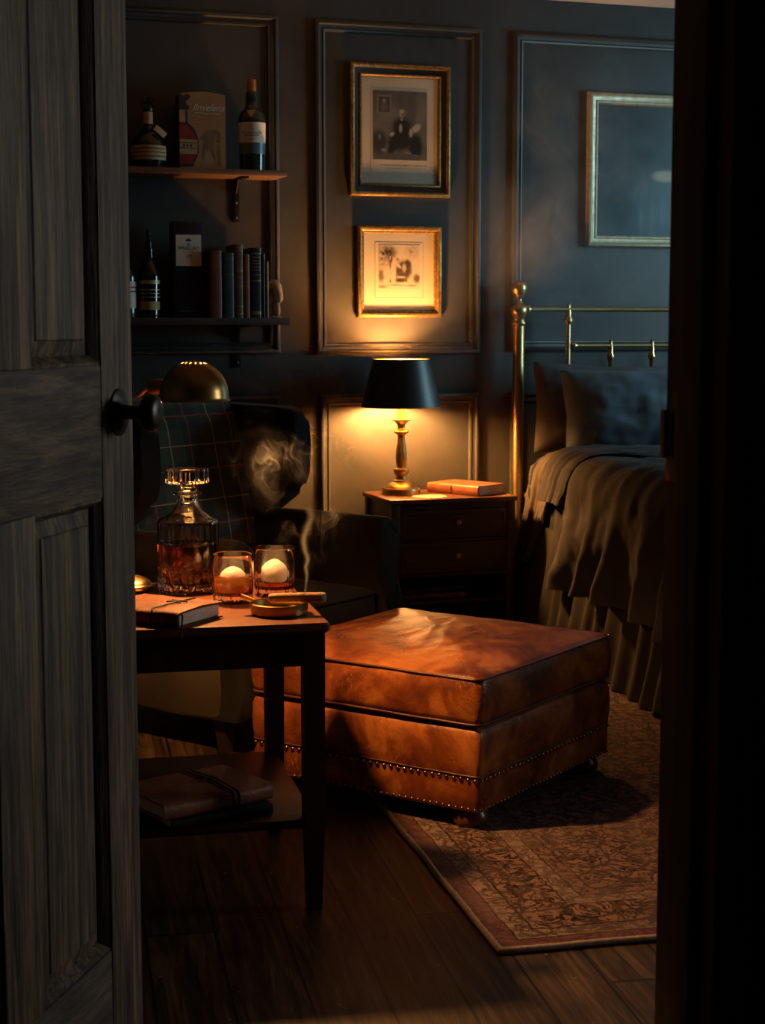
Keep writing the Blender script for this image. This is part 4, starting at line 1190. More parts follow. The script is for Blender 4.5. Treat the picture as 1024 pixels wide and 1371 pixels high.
t = thing('decanter', 'square-shouldered crystal decanter of whiskey with round stopper on side table', 'decanter', (0.741, 3.744, TZ), R(-6))
cutd = cut(0.0028, 0.016, 0.062, 14, 11, 0.36)
cutb = cut(0.0020, 0.002, 0.018, 28, 0.0, 0.5)
def modd(tt, z, r):
    d = 0.0
    if 0.001 < z < 0.170 and r > 0.066: d += 0.5 * facet(12, tt, r) + cutd(tt, z, r) + cutb(tt, z, r)
    return d
outer = [(0.0, 0.0), (0.058, 0.0), (0.068, 0.002)] + [(0.0715, z * 0.001) for z in range(5, 68, 3)] + [(0.0718, 0.08), (0.0718, 0.11), (0.0718, 0.14), (0.0718, 0.160), (0.0712, 0.165), (0.068, 0.169)]
outer += smooth_prof([(0.066, 0.170), (0.052, 0.176), (0.038, 0.186), (0.029, 0.198), (0.0245, 0.210), (0.0235, 0.222)], 4) + [(0.026, 0.225), (0.032, 0.227), (0.0335, 0.230), (0.032, 0.233), (0.026, 0.234)]
inner = [(0.019, 0.233), (0.0175, 0.222), (0.018, 0.212), (0.022, 0.202), (0.033, 0.188), (0.048, 0.176), (0.063, 0.166), (0.0655, 0.160), (0.0658, 0.110), (0.0655, 0.070), (0.0640, 0.040), (0.060, 0.026), (0.050, 0.021), (0.0, 0.020)]
bm = B(); lathe(bm, outer + inner, 192, mod=modd); obj('crystal_body', bm, GLASS, t, smooth=22)
bm = B(); lathe(bm, [(0.0, 0.0196), (0.050, 0.0206), (0.0604, 0.0257), (0.0645, 0.0398), (0.0660, 0.070), (0.0663, 0.1125), (0.0655, 0.1130), (0.0, 0.1130)], 96)
obj('whiskey', bm, WHISKEY, t, smooth=40)
bm = B()
def mods(tt, z, r):
    return (1.0 * facet(10, tt, r) - 0.0022 * abs(math.sin(15 * tt))) if r > 0.040 else 0.0
pr = [(0.0, 0.206), (0.012, 0.207), (0.0165, 0.214), (0.0172, 0.233), (0.0215, 0.236), (0.0215, 0.243), (0.019, 0.246), (0.024, 0.248), (0.036, 0.2495), (0.047, 0.2515), (0.0505, 0.255), (0.0505, 0.282), (0.048, 0.286), (0.030, 0.2875), (0.0, 0.288)]
lathe(bm, pr, 96, mod=mods); obj('stopper', bm, GLASS, t, smooth=22)


def tumbler(label, loc, r, h, level, m_liq, rz):
    t = thing('whiskey_tumbler', label, 'glass', loc, rz, 'whiskey glasses on the side table')
    cd = cut(0.0014, 0.006, 0.040, 12, 14, 0.34); cb = cut(0.0014, 0.001, 0.012, 26, 0.0, 0.5)
    md = lambda tt, z, rr: (cd(tt, z, rr) + cb(tt, z, rr)) if rr > r * 0.86 else 0.0
    k = r / 0.047
    outer = [(0.0, 0.0), (0.040 * k, 0.0), (0.0445 * k, 0.002)] + [(r * (0.955 + 0.045 * z / 64), z * 0.001) for z in range(4, 65, 3)] + [(r, 0.085), (r, h - 0.002), (r - 0.0008, h)]
    inner = [(r - 0.0020, h), (r - 0.0025, h - 0.004), (r - 0.0028, 0.08), (r - 0.0038, 0.05), (r - 0.0062, 0.026), (r - 0.012, 0.018), (0.02, 0.0165), (0.0, 0.0165)]
    bm = B(); lathe(bm, outer + inner, 144, mod=md); obj('crystal', bm, GLASS, t, smooth=22)
    rl = r - 0.0032 if level > 0.045 else r - 0.0048
    bm = B(); lathe(bm, [(0.0, 0.0162), (0.02, 0.0162), (r - 0.0117, 0.0177), (r - 0.0058, 0.026), (rl, level - 0.0008), (rl - 0.001, level), (0.0, level)], 72)
    obj('whiskey', bm, m_liq, t, smooth=40)
    return t

tumbler('crystal tumbler with more whiskey, beside the journal and decanter', (0.806, 3.566, TZ), 0.047, 0.109, 0.060, WHISKEY_PALE, 0.2)
tumbler('crystal tumbler with less whiskey and a bare ice ball, behind the ashtray', (0.916, 3.622, TZ), 0.0475, 0.112, 0.036, WHISKEY_PALE, 0.9)
def ice_ball(label, loc, r):
    bm = B()
    bmesh.ops.create_uvsphere(bm, u_segments=40, v_segments=28, radius=r)
    for v in bm.verts:
        v.co += v.co.normalized() * (0.0010 * nz(v.co.x * 60 + loc[0] * 9, v.co.y * 60, v.co.z * 60))
    o = obj('ice_ball', bm, ICE, None, smooth=180, loc=loc)
    tag(o, label, 'ice', 'ice balls in the glasses')
ice_ball('amber-lit ice ball half sunk in the fuller tumbler', (0.806, 3.566, TZ + 0.0172 + 0.031), 0.031)
ice_ball('frosty white ice ball standing clear in the emptier tumbler', (0.916, 3.622, TZ + 0.0172 + 0.0325), 0.0325)

# ---- ashtray, cigar
t = thing('ashtray', 'round brass ashtray on the near corner of the side table', 'ashtray', (0.867, 3.388, TZ))
bm = B(); lathe(bm, [(0.0, 0.0), (0.056, 0.0), (0.061, 0.003), (0.0625, 0.012), (0.0625, 0.024), (0.0600, 0.026), (0.0575, 0.024), (0.0560, 0.010), (0.050, 0.005), (0.0, 0.004)], 64); obj('bowl', bm, BRASS_DARK, t, smooth=40)
bm = B()
def lipf(u, v):
    w = 0.016 * (1 - 0.55 * u)
    return (-0.056 - 0.024 * u, 0.012 + (v - 0.5) * 2 * w + 0.010 * u, 0.0245 + 0.010 * u + 0.010 * (2 * v - 1) ** 2)
sheet(bm, lipf, 8, 8, 0.0016); obj('cigar_rest', bm, BRASS, t, smooth=60)
t = thing('cigar', 'lit cigar with a gold band resting across the brass ashtray', 'cigar', (0.8985, 3.3620, TZ + 0.026 + 0.0112), math.atan2(-0.027, 0.115))
bm = B(); Mc = Matrix.Rotation(R(90), 4, 'Y')
lathe(bm, [(0.0, -0.060), (0.007, -0.0595), (0.0098, -0.054), (0.0108, -0.03), (0.0112, 0.02), (0.0112, 0.053)], 24, M=Mc); obj('body', bm, CIGAR, t, smooth=50)
bm = B(); lathe(bm, [(0.01135, 0.004), (0.0116, 0.005), (0.0116, 0.018), (0.01135, 0.019)], 24, M=Mc); obj('band', bm, GOLDLEAF, t, smooth=60)
bm = B(); lathe(bm, [(0.0112, 0.053), (0.0108, 0.060), (0.008, 0.0635), (0.0, 0.0645)], 24, M=Mc); obj('ash_tip', bm, ASH, t, smooth=60)

t = thing('brass_dish', 'small lidded brass dish partly hidden by the door on side table', 'dish', (0.612, 3.775, TZ))
bm = B(); lathe(bm, smooth_prof([(0.0, 0.0), (0.034, 0.0), (0.046, 0.008), (0.050, 0.016), (0.046, 0.020)], 4) , 40); obj('bowl', bm, BRASS, t, smooth=60)
bm = B(); lathe(bm, smooth_prof([(0.047, 0.0195), (0.040, 0.028), (0.024, 0.036), (0.010, 0.039), (0.0, 0.0395)], 4), 40); obj('lid', bm, BRASS, t, smooth=60)


# ---- journals
def journal(label, loc, rz, L, Wd, th, m, pages, knots, group=None):
    """wrapped leather journal: soft cover overhangs the page block; tied with cord"""
    t = thing('leather_journal', label, 'journal', loc, rz, group)
    ti = 0.004
    bm = B()
    sec = []
    n = 10
    out = [(Wd / 2 + 0.004, 0.0), (-Wd / 2, 0.0)] + [(-Wd / 2 - th * 0.36 * math.sin(PI * k / n), th / 2 - th / 2 * math.cos(PI * k / n)) for k in range(1, n)] + [(-Wd / 2, th), (0, th + 0.0025), (Wd / 2 + 0.004, th)]
    inn = [(Wd / 2 + 0.004, th - ti), (0, th + 0.0025 - ti), (-Wd / 2, th - ti)] + [(-Wd / 2 - (th * 0.36 - ti) * math.sin(PI * k / n), th / 2 + (th / 2 - ti) * math.cos(PI * k / n)) for k in range(1, n)] + [(-Wd / 2, ti), (Wd / 2 + 0.004, ti)]
    pts = out + inn
    steps = 14
    rings = []
    for s in range(steps + 1):
        x = -L / 2 + L * s / steps
        ring = []
        for (y, z) in pts:
            w = 0.0025 * nz(x * 14, y * 14, z * 8 + loc[0] * 7)
            ring.append((x, y + 0.6 * w, max(0.0, z + (w if z > 0.001 else 0))))
        rings.append(ring)
    loft(bm, rings); obj('cover', bm, m, t, smooth=45)
    bm = B(); box(bm, (0, 0.001, th / 2), (L - 0.012, Wd - 0.006, th - 2 * ti), 0.001); obj('pages', bm, pages, t, smooth=0)
    bm = B()
    for kx in knots:
        P = [(kx, Wd / 2, th + 0.0032), (kx + 0.004, 0.0, th + 0.0058), (kx - 0.004, -Wd / 2, th + 0.0030)] + [(kx, -Wd / 2 - (th * 0.36 + 0.002) * math.sin(PI * k / 6), th / 2 + (th / 2 + 0.0012) * math.cos(PI * k / 6)) for k in range(1, 6)]
        tube(bm, P, 0.0018, 8)
    kx = knots[0]
    tube(bm, [(kx - 0.02, 0.02, th + 0.006), (kx + 0.002, 0.006, th + 0.0075), (kx + 0.022, 0.014, th + 0.006)], 0.0020, 8)
    tube(bm, [(kx - 0.016, -0.008, th + 0.006), (kx + 0.002, 0.004, th + 0.0080), (kx + 0.018, -0.006, th + 0.006)], 0.0018, 8)
    obj('cord', bm, CORD, t, smooth=60)
    return t

a = math.atan2(0.114, 0.119)
# open right edge of pages faces the camera: local y runs along that edge, x points back-left
ux, uy = -math.sin(a), math.cos(a)
mx_, my_ = 0.690, 3.330
t = journal('tan leather journal lying on the side table in front of the decanter', (mx_ + ux * 0.108, my_ + uy * 0.108, TZ + 0.0003), a + PI / 2 + PI, 0.205, 0.150, 0.033, TAN, WHITE_PAPER, [0.035])
bm = B(); tube(bm, smooth_prof([(0.086, -0.062, 0.029), (0.103, -0.070, 0.026), (0.109, -0.080, 0.010), (0.112, -0.088, -0.016)], 5), 0.0020, 8); obj('page_ribbon', bm, CORD, t, smooth=60)

t = lying_book('book', 'black glossy book under the brown journal on the table lower shelf', (0.700, 3.405, 0.1995), R(14), 0.235, 0.19, 0.022, BLACK_COVER, PAPER, None)
bm = B(); box(bm, (0.085, -0.055, 0.0224), (0.034, 0.024, 0.0006), 0.0002); obj('cover_label', bm, mat('worn_silver_print', (0.16, 0.15, 0.13), (0.05, 0.045, 0.04), rough=0.6, scale=60), t)
journal('brown leather journal tied with cord on the table lower shelf', (0.682, 3.418, 0.2222), R(20.5), 0.272, 0.185, 0.034, BROWN, WHITE_PAPER, [0.035, 0.048])

# ------------------------------------------------------------------ ottoman
oa = R(37.8)
OH = 0.352
ca, sa = math.cos(oa), math.sin(oa)
cx, cy = 1.430 + OH * ca - OH * sa, 3.640 + OH * sa + OH * ca
t = thing('ottoman', 'square cognac leather ottoman with nailhead trim and cushioned top', 'ottoman', (cx, cy, 0), oa)
bm = B()
soft_block(bm, OH, OH, 0.014, [(-0.012, 0.052), (-0.003, 0.054), (0.0, 0.060), (0.001, 0.095), (0.0, 0.128), (-0.001, 0.139), (0.001, 0.146), (0.004, 0.170), (0.005, 0.205), (0.003, 0.240), (-0.002, 0.256), (-0.012, 0.266), (-0.030, 0.270)], 0.0, step=0.022, ncap=3, wob=0.0022, wsc=9)
obj('base', bm, OTT, t, smooth=60)
bm = B()
soft_block(bm, OH, OH, 0.022, [(-0.040, 0.268), (-0.012, 0.269), (0.002, 0.274), (0.006, 0.290), (0.009, 0.320), (0.008, 0.355), (0.003, 0.380), (-0.002, 0.389), (-0.012, 0.396)], 0.038, step=0.016, ncap=22, wob=0.0040, wsc=8, seed=3, pw=2.0)
bm.verts.ensure_lookup_table()
for v in bm.verts:                                   # soft creases across the seat leather
    if v.co.z > 0.39:
        r = max(abs(v.co.x), abs(v.co.y)) / OH
        k = max(0.0, 1 - r) ** 0.5
        v.co.z += 0.0036 * k * (1 - 2 * abs(nz(v.co.x * 10 + 2, v.co.y * 22, 5))) - 0.002 * k
obj('cushion', bm, OTT, t, smooth=60)
bm = B()
PIPE = mat('dark_piping_leather', (0.11, 0.034, 0.012), (0.07, 0.02, 0.008), rough=0.4)
for (o_, z) in ((0.004, 0.387), (0.003, 0.274), (0.001, 0.1445)):
    ring = densify(rrect(OH + o_, OH + o_, 0.022 if z > 0.2 else 0.014, 6), 0.03)
    tube(bm, [(x, y, z + 0.0025 * nz(x * 9, y * 9, 3)) for x, y in ring], 0.0034 if z > 0.2 else 0.0022, 8, closed=True)
obj('piping', bm, PIPE, t, smooth=60)
NAIL = mat('dark_brass_nail', (0.42, 0.28, 0.13), (0.22, 0.13, 0.06), rough=0.28, metal=1.0, scale=200)
for (z, gap, r) in ((0.134, 0.0205, 0.0062), (0.061, 0.0182, 0.0052)):
    bm = B()
    for side in range(4):
        A2 = Matrix.Rotation(side * PI / 2, 4, 'Z')
        n = int((2 * OH - 0.02) / gap)
        for k in range(n + 1):
            x = -OH + 0.010 + (2 * OH - 0.020) * k / n
            M2 = A2 @ Matrix.Translation((x, -OH - 0.0005, z + 0.0012 * nz(x * 20, side, z))) @ Matrix.Rotation(R(90), 4, 'X')
            lathe(bm, [(0.0, 0.0046), (r * 0.55, 0.0039), (r * 0.9, 0.0019), (r, -0.001)], 9, M=M2)
    obj('nailhead_trim', bm, NAIL, t, smooth=60)
bm = B()
for side in range(4):                                # corner seams
    sx, sy = ((1, 1), (-1, 1), (-1, -1), (1, -1))[side]
    for dd in (-0.008, 0.008):
        px, py = sx * (OH - 0.004), sy * (OH - 0.004)
        tube(bm, [(px + (dd if side % 2 else -dd) * 0.7, py + dd * 0.7, z) for z in (0.276, 0.30, 0.34, 0.384)], 0.0013, 6)
obj('corner_seam', bm, PIPE, t, smooth=60)
FOOTW = mat('bun_foot_wood', (0.10, 0.034, 0.014), (0.06, 0.020, 0.009), rough=0.28)
for sx in (-1, 1):
    for sy in (-1, 1):
        bm = B(); lathe(bm, smooth_prof([(0.0, 0.0), (0.028, 0.0), (0.043, 0.012), (0.046, 0.026), (0.040, 0.042), (0.030, 0.052), (0.0, 0.054)], 5), 32, (sx * (OH - 0.055), sy * (OH - 0.055), 0)); obj('bun_foot', bm, FOOTW, t, smooth=60)

# ------------------------------------------------------------------ rug
RUGM = rug_material()
bm = B()
def rugf(u, v):
    x = (u - 0.5) * RUG[0]; y = (v - 0.5) * RUG[1]
    return (x + 0.004 * nz(y * 6, 3), y + 0.004 * nz(x * 6, 7), 0.007 + 0.0016 * nz(x * 5, y * 5))
sheet(bm, rugf, 70, 90, 0.006)
rug = thing('rug', 'faded red patterned rug under the ottoman and bed', 'rug', (0, 0, 0), R(-3.5))
ca, sa = math.cos(R(-4.5)), math.sin(R(-4.5))
rug.rotation_euler = (0, 0, R(-4.5))
rug.location = (1.194 + ca * RUG[0] / 2 - sa * RUG[1] / 2, 2.915 + sa * RUG[0] / 2 + ca * RUG[1] / 2, 0.0)
obj('pile', bm, RUGM, rug, smooth=60)
bm = B()
hx, hy = RUG[0] / 2, RUG[1] / 2
ring = densify([(hx, hy), (-hx, hy), (-hx, -hy), (hx, -hy)], 0.03)
tube(bm, [(x + 0.004 * nz(y * 6, 3), y + 0.004 * nz(x * 6, 7), 0.0070) for x, y in ring], 0.0072, 9, closed=True)
obj('bound_edge', bm, mat('undyed_binding', (0.42, 0.32, 0.25), (0.27, 0.20, 0.155), rough=0.95, scale=90, bump=0.15, bscale=400), rug, smooth=60)

# ------------------------------------------------------------------ armchair
th = math.atan2(0.585, 0.81)
t = thing('armchair', 'charcoal velvet wing armchair behind the side table', 'armchair', (1.34, 4.745, 0), th)
# local: x to the far arm, y towards the back, y = 0 at the front
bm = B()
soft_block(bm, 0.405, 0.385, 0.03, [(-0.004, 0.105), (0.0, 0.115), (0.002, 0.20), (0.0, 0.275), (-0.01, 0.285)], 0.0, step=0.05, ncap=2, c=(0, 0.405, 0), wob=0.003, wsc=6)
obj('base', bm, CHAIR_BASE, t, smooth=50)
LEGW = mat('dark_chair_leg', (0.030, 0.016, 0.009), rough=0.4)
for sx in (-1, 1):
    for (y, k) in ((0.075, 1), (0.735, -1)):
        bm = B()
        rings = []
        for (z, hw) in ((0.0, 0.014), (0.115, 0.024)):
            rings.append([(sx * 0.355 + hw * a, y - (0.006 * k if z == 0 else 0) + hw * b2, z) for a, b2 in ((1, 1), (-1, 1), (-1, -1), (1, -1))])
        loft(bm, rings); obj('leg', bm, LEGW, t, smooth=30)
bm = B()
soft_block(bm, 0.283, 0.285, 0.05, [(-0.02, 0.282), (-0.004, 0.287), (0.003, 0.305), (0.006, 0.345), (0.003, 0.385), (-0.004, 0.400), (-0.014, 0.408)], 0.034, step=0.025, ncap=9, c=(0, 0.265, 0), wob=0.004, wsc=5)
sc_ = obj('seat_cushion', bm, VELVET, t, smooth=60)
bm = B()
for z in (0.296, 0.398):
    tube(bm, [(x, y + 0.265, z) for x, y in densify(rrect(0.284, 0.286, 0.05, 6), 0.03)], 0.005, 8, closed=True)
obj('cushion_piping', bm, VELVET, sc_, smooth=60)

def arm_section(sx):
    """outline of the roll arm seen from the front, inner wall -> over the roll -> outer wall"""
    pts = [(0.292, 0.26), (0.292, 0.36), (0.294, 0.45), (0.296, 0.50)]
    for k in range(0, 13):
        a = R(195 - 225 * k / 12)
        pts.append((0.362 + 0.068 * math.cos(a), 0.562 + 0.068 * math.sin(a)))
    pts += [(0.414, 0.50), (0.406, 0.44), (0.404, 0.34), (0.404, 0.20), (0.404, 0.108), (0.30, 0.108)]
    return [(sx * x, z) for x, z in pts]
def front_shift(z):
    P = [(0.10, -0.030), (0.20, -0.042), (0.30, -0.046), (0.38, -0.022), (0.46, 0.012), (0.53, 0.016), (0.58, -0.004), (0.61, -0.004), (0.64, 0.018)]
    for (z0, s0), (z1, s1) in zip(P[:-1], P[1:]):
        if z <= z1:
            k = max(0, min(1, (z - z0) / (z1 - z0))); return s0 + (s1 - s0) * k
    return P[-1][1]
for sx in (-1, 1):
    bm = B()
    sec = arm_section(sx)
    rings = []
    mxc = sum(p[0] for p in sec) / len(sec)
    for k, (y, sc2) in enumerate(((-0.004, 0.80), (0.0, 0.93), (0.012, 0.99), (0.035, 1.0), (0.10, 1.0), (0.2, 1.0), (0.3, 1.0), (0.4, 1.0), (0.5, 1.0), (0.62, 1.0), (0.76, 1.0))):
        ring = []
        for (x, z) in sec:
            zz = 0.36 + (z - 0.36) * (1 - (1 - sc2) * 0.25)
            xx = mxc + (x - mxc) * sc2
            f = math.exp(-y / 0.10)
            dip = -0.020 * math.sin(max(0, min(1, (y - 0.05) / 0.6)) * PI) if z > 0.5 else 0
            ring.append((xx, y + front_shift(z) * f, zz + dip * 0.0))
        rings.append(ring)
    loft(bm, rings); obj('arm', bm, VELVET, t, smooth=70)

def back_y(z):
    return 0.515 + 0.105 * max(0.0, (z - 0.40)) / 0.58
bm = B()
def backsurf(side):
    rings = []
    for k in range(15):
        z = 0.27 + (0.965 - 0.27) * k / 14
        e = max(0.0, (z - 0.88) / 0.085)
        th_ = 0.155 * math.sqrt(max(0.02, 1 - 0.92 * e * e))
        ymid = back_y(z) + 0.085
        ring = []
        for (x, y) in densify(rrect(0.335 - 0.02 * e * e, th_ / 2, min(0.045, th_ / 2.2), 4), 0.05):
            puff = 0.016 * (1 - (x / 0.34) ** 2) * (1 if y < 0 else 0.4) * math.sin(PI * min(1, k / 14 + 0.1))
            ring.append((x, ymid + y - (puff if y < 0 else -puff), z + 0.022 * e * (1 - (x / 0.34) ** 2)))
        rings.append(ring)
    return rings
loft(bm, backsurf(0)); obj('backrest', bm, VELVET, t, smooth=60)
wing = smooth_prof([(0.74, 0.35), (0.79, 0.62), (0.815, 0.85), (0.80, 0.955), (0.70, 0.975), (0.56, 0.972), (0.42, 0.968), (0.366, 0.950), (0.350, 0.88), (0.350, 0.77), (0.380, 0.695), (0.45, 0.640), (0.50, 0.60), (0.52, 0.50), (0.53, 0.35)], 4)
for sx in (-1, 1):
    bm = B(); prism(bm, wing, 'x', sx * 0.318, sx * 0.398, 0.026, 4); obj('wing', bm, VELVET, t, smooth=60)

# plaid throw over the chair back
PLAID = plaid_material()
t2 = thing('throw_blanket', 'dark green plaid wool throw draped over the armchair back', 'blanket', (1.34, 4.745, 0), th)
pathp = []
for z in (0.70, 0.80, 0.90): pathp.append((back_y(z) + 0.178, z))
for k in range(0, 7):
    a = R(0 + 180 * k / 6); pathp.append((back_y(0.955) + 0.084 + 0.086 * math.cos(a), 0.952 + 0.052 * math.sin(a)))
for z in (0.92, 0.86, 0.78, 0.70, 0.62, 0.56, 0.515): pathp.append((back_y(z) - 0.014 - 0.012 * math.sin(PI * (z - 0.27) / 0.7), z))
pp = smooth_prof(pathp, 4)
ln = [0.0]
for a, b2 in zip(pp[:-1], pp[1:]): ln.append(ln[-1] + math.hypot(a[0] - b2[0], a[1] - b2[1]))
def throwf(u, v):
    s = v * ln[-1]
    k = 0
    while k < len(ln) - 2 and ln[k + 1] < s: k += 1
    f = (s - ln[k]) / max(1e-6, ln[k + 1] - ln[k])
    y = pp[k][0] + (pp[k + 1][0] - pp[k][0]) * f; z = pp[k][1] + (pp[k + 1][1] - pp[k][1]) * f
    x = -0.285 + 0.585 * u + 0.010 * math.sin(v * 7) * 0.6
    w = 0.004 * math.sin(u * 11 + v * 3) + 0.004 * nz(u * 4, v * 5)
    return (x, y - abs(w) - 0.004, z + (0.004 if v < 0.5 else 0))
bm = B(); sheet(bm, throwf, 40, 80, 0.004); obj('wool_cloth', bm, PLAID, t2, smooth=70)
bm = B()
random.seed(5)
for k in range(64):
    u = (k + 0.5) / 64
    p = throwf(u, 1.0)
    L_ = random.uniform(0.045, 0.062); dx = random.uniform(-0.006, 0.006)
    tube(bm, [p, (p[0] + dx * 0.4, p[1] - 0.002, p[2] - L_ * 0.5), (p[0] + dx, p[1] - 0.001, p[2] - L_)], [0.0019, 0.0022, 0.0010], 5)
obj('fringe', bm, mat('dark_wool_fringe', (0.030, 0.026, 0.020), rough=0.95), t2, smooth=60)

# ------------------------------------------------------------------ bed
bed = thing('bed', 'brass bed with dark linens in the corner right of the nightstand', 'bed', (2.655, 6.345, 0), R(-6))
BW = 1.54
def post(x):
    bm = B()
    lathe(bm, [(0.0, 0.0), (0.026, 0.0), (0.027, 0.02), (0.0235, 0.03), (0.0235, 1.232), (0.027, 1.236), (0.029, 1.243), (0.027, 1.250), (0.0235, 1.252), (0.0235, 1.262), (0.0275, 1.268), (0.030, 1.278), (0.0345, 1.286), (0.0345, 1.304), (0.030, 1.312), (0.024, 1.318), (0.017, 1.326), (0.0, 1.326)], 36, (x, 0, 0))
    p = obj('headboard_post', bm, BRASS, bed, smooth=40)
    bm = B()
    lathe(bm, smooth_prof([(0.017, 1.325), (0.012, 1.338), (0.013, 1.346), (0.023, 1.358), (0.0300, 1.376), (0.0315, 1.390), (0.027, 1.405), (0.016, 1.415), (0.0, 1.418)], 5), 36, (x, 0, 0)); obj('finial', bm, BRASS, p, smooth=60)
post(0.0); post(BW)
def rail(name, x0, x1, z, r, ferr=True):
    bm = B(); Mx = Matrix.Translation((x0, 0, z)) @ Matrix.Rotation(R(90), 4, 'Y')
    L_ = x1 - x0
    pr = [(0.0, 0.0), (r * 1.5, 0.0), (r * 1.9, 0.006), (r * 1.9, 0.014), (r * 1.3, 0.020), (r, 0.028), (r, L_ - 0.028), (r * 1.3, L_ - 0.020), (r * 1.9, L_ - 0.014), (r * 1.9, L_ - 0.006), (r * 1.5, L_), (0.0, L_)]
    lathe(bm, pr, 20, M=Mx); return obj(name, bm, BRASS, bed, smooth=40)
rail('top_rail', 0.024, BW - 0.024, 1.300, 0.0105)
rail('middle_rail', 0.228, BW - 0.228, 1.150, 0.0085)
rail('lower_rail', 0.024, BW - 0.024, 0.52, 0.0105)
def spindle(x, z1, r):
    bm = B()
    lathe(bm, [(0.0, 0.52), (r, 0.52), (r, z1 - 0.062), (r * 1.5, z1 - 0.056), (r * 1.75, z1 - 0.046), (r * 1.5, z1 - 0.036), (r * 1.1, z1 - 0.030), (r * 1.2, z1 - 0.012), (r * 0.8, z1 + 0.012), (r * 0.75, z1 + 0.016), (r * 0.9, z1 + 0.022), (0.0, z1 + 0.026)], 20, (x, 0, 0))
    obj('spindle', bm, BRASS, bed, smooth=40)
spindle(0.215, 1.300, 0.0108); spindle(BW - 0.215, 1.300, 0.0108)
for k in range(5): spindle(0.403 + 0.1835 * k, 1.150, 0.0090)
bm = B(); box(bm, (BW / 2, -1.02, 0.29), (BW - 0.06, 1.96, 0.30), 0.01); obj('bed_base', bm, mat('dark_divan', (0.02, 0.018, 0.018), rough=0.9), bed)
bm = B(); soft_block(bm, BW / 2 - 0.03, 0.985, 0.07, [(-0.02, 0.436), (0.0, 0.450), (0.006, 0.50), (0.006, 0.62), (0.0, 0.655), (-0.018, 0.672)], 0.012, step=0.06, ncap=6, c=(BW / 2, -1.02, 0), wob=0.006, wsc=3.5)
obj('mattress', bm, SHEET, bed, smooth=60)
# pleated skirt down the near side and the foot
bm = B()
def skirtf(u, v):
    s = u * 3.1
    z = 0.012 + (0.435 - 0.012) * (1 - v)
    amp = 0.016 * (0.3 + 0.7 * v); flare = 0.075 * v
    wv = amp * math.sin(s * 48 + 3 * nz(s * 3)) + 0.010 * v * nz(s * 9, v * 2)
    if s < 1.98: return (0.005 - flare - wv, -0.06 - s, z)
    return (0.03 + (s - 1.98) * 1.3 - flare * 0.2, -2.04 - flare - wv, z)
sheet(bm, skirtf, 320, 10, 0.003); obj('bed_skirt', bm, SKIRT, bed, smooth=70)

def drape(name, parent, top0, top1, hem0, hem1, zh, off, m, folds, amp, ph=0.0, ztop=0.700, xin=1.48, nu=90, nv=60, puff=0.0, hemcurve=0.0):
    """cloth lying on the mattress and hanging down the near side; y ranges given at the top and at the hem"""
    rad = 0.075
    xe = 0.03
    arc = rad * PI / 2
    drop = ztop - rad - zh
    flat_ = xin - (xe + rad)
    tot = flat_ + arc + drop
    def f(u, v):
        s = v * tot
        if s < flat_:
            x = xin - s; z = ztop; nx, nz_ = 0, 1; k = 0.0
        elif s < flat_ + arc:
            a = (s - flat_) / rad
            x = xe + rad - rad * math.sin(a); z = ztop - rad + rad * math.cos(a); nx, nz_ = -math.sin(a), math.cos(a); k = 0.25 * a / (PI / 2)
        else:
            q = (s - flat_ - arc)
            qq = q / drop
            hz = drop * (1 + hemcurve * math.sin(PI * u) + 0.05 * nz(u * 6 + ph, 1))
            x = xe; z = ztop - rad - qq * hz; nx, nz_ = -1, 0; k = 0.25 + 0.75 * qq
        kk = max(0.0, min(1.0, (s - flat_ * 0.93) / (tot - flat_ * 0.93)))
        y0 = top0 + (hem0 - top0) * kk; y1 = top1 + (hem1 - top1) * kk
        y = y0 + (y1 - y0) * u
        A_ = 0.35 + 1.3 * abs(nz(u * 2.7 + ph, v * 1.6, 4))
        sn = math.sin(2 * PI * (folds * u + 0.55 * v) + ph + 3.4 * nz(u * 2.6 + ph, v * 2.2))
        wv = amp * (0.25 + k) * A_ * 1.7 * (abs(sn) ** 1.4 * (1 if sn > 0 else -0.55)) + 0.016 * nz(u * 7 + ph + v * 3, v * 6) + 0.010 * nz(u * 16 + v * 8, v * 14 + ph) + 0.005 * nz(u * 36, v * 40 + ph)
        bulge = off + puff * math.sin(PI * min(1, u * 1.0)) * (0.35 + 0.65 * k) + 0.02 * k
        o_ = bulge + wv
        return (x + nx * o_, y, z + nz_ * max(0.002, o_))
    bm = B(); sheet(bm, f, nu, nv, 0.008)
    return obj(name, bm, m, parent, smooth=80)

duv = thing('duvet', 'slate grey linen duvet draped over the near side of the bed', 'duvet', (2.655, 6.345, 0), R(-6))
drape('main_cover', duv, -0.54, -2.02, -0.66, -2.10, 0.250, 0.030, DUVET, 5.2, 0.052, 1.9, puff=0.055, nu=190, nv=110, hemcurve=-0.10)
drape('inner_lining', duv, -0.20, -0.75, -0.10, -0.70, 0.200, 0.010, NAVY_LINEN, 2.0, 0.007, 2.0)
drape('turned_back_fold', duv, -0.20, -0.70, -0.100, -0.235, 0.275, 0.026, SHEET, 2.2, 0.020, 0.3, nu=80, ztop=0.705)
drape('top_fold', duv, -0.38, -0.78, -0.44, -0.70, 0.56, 0.058, DUVET, 1.5, 0.008, 1.1, nu=40)

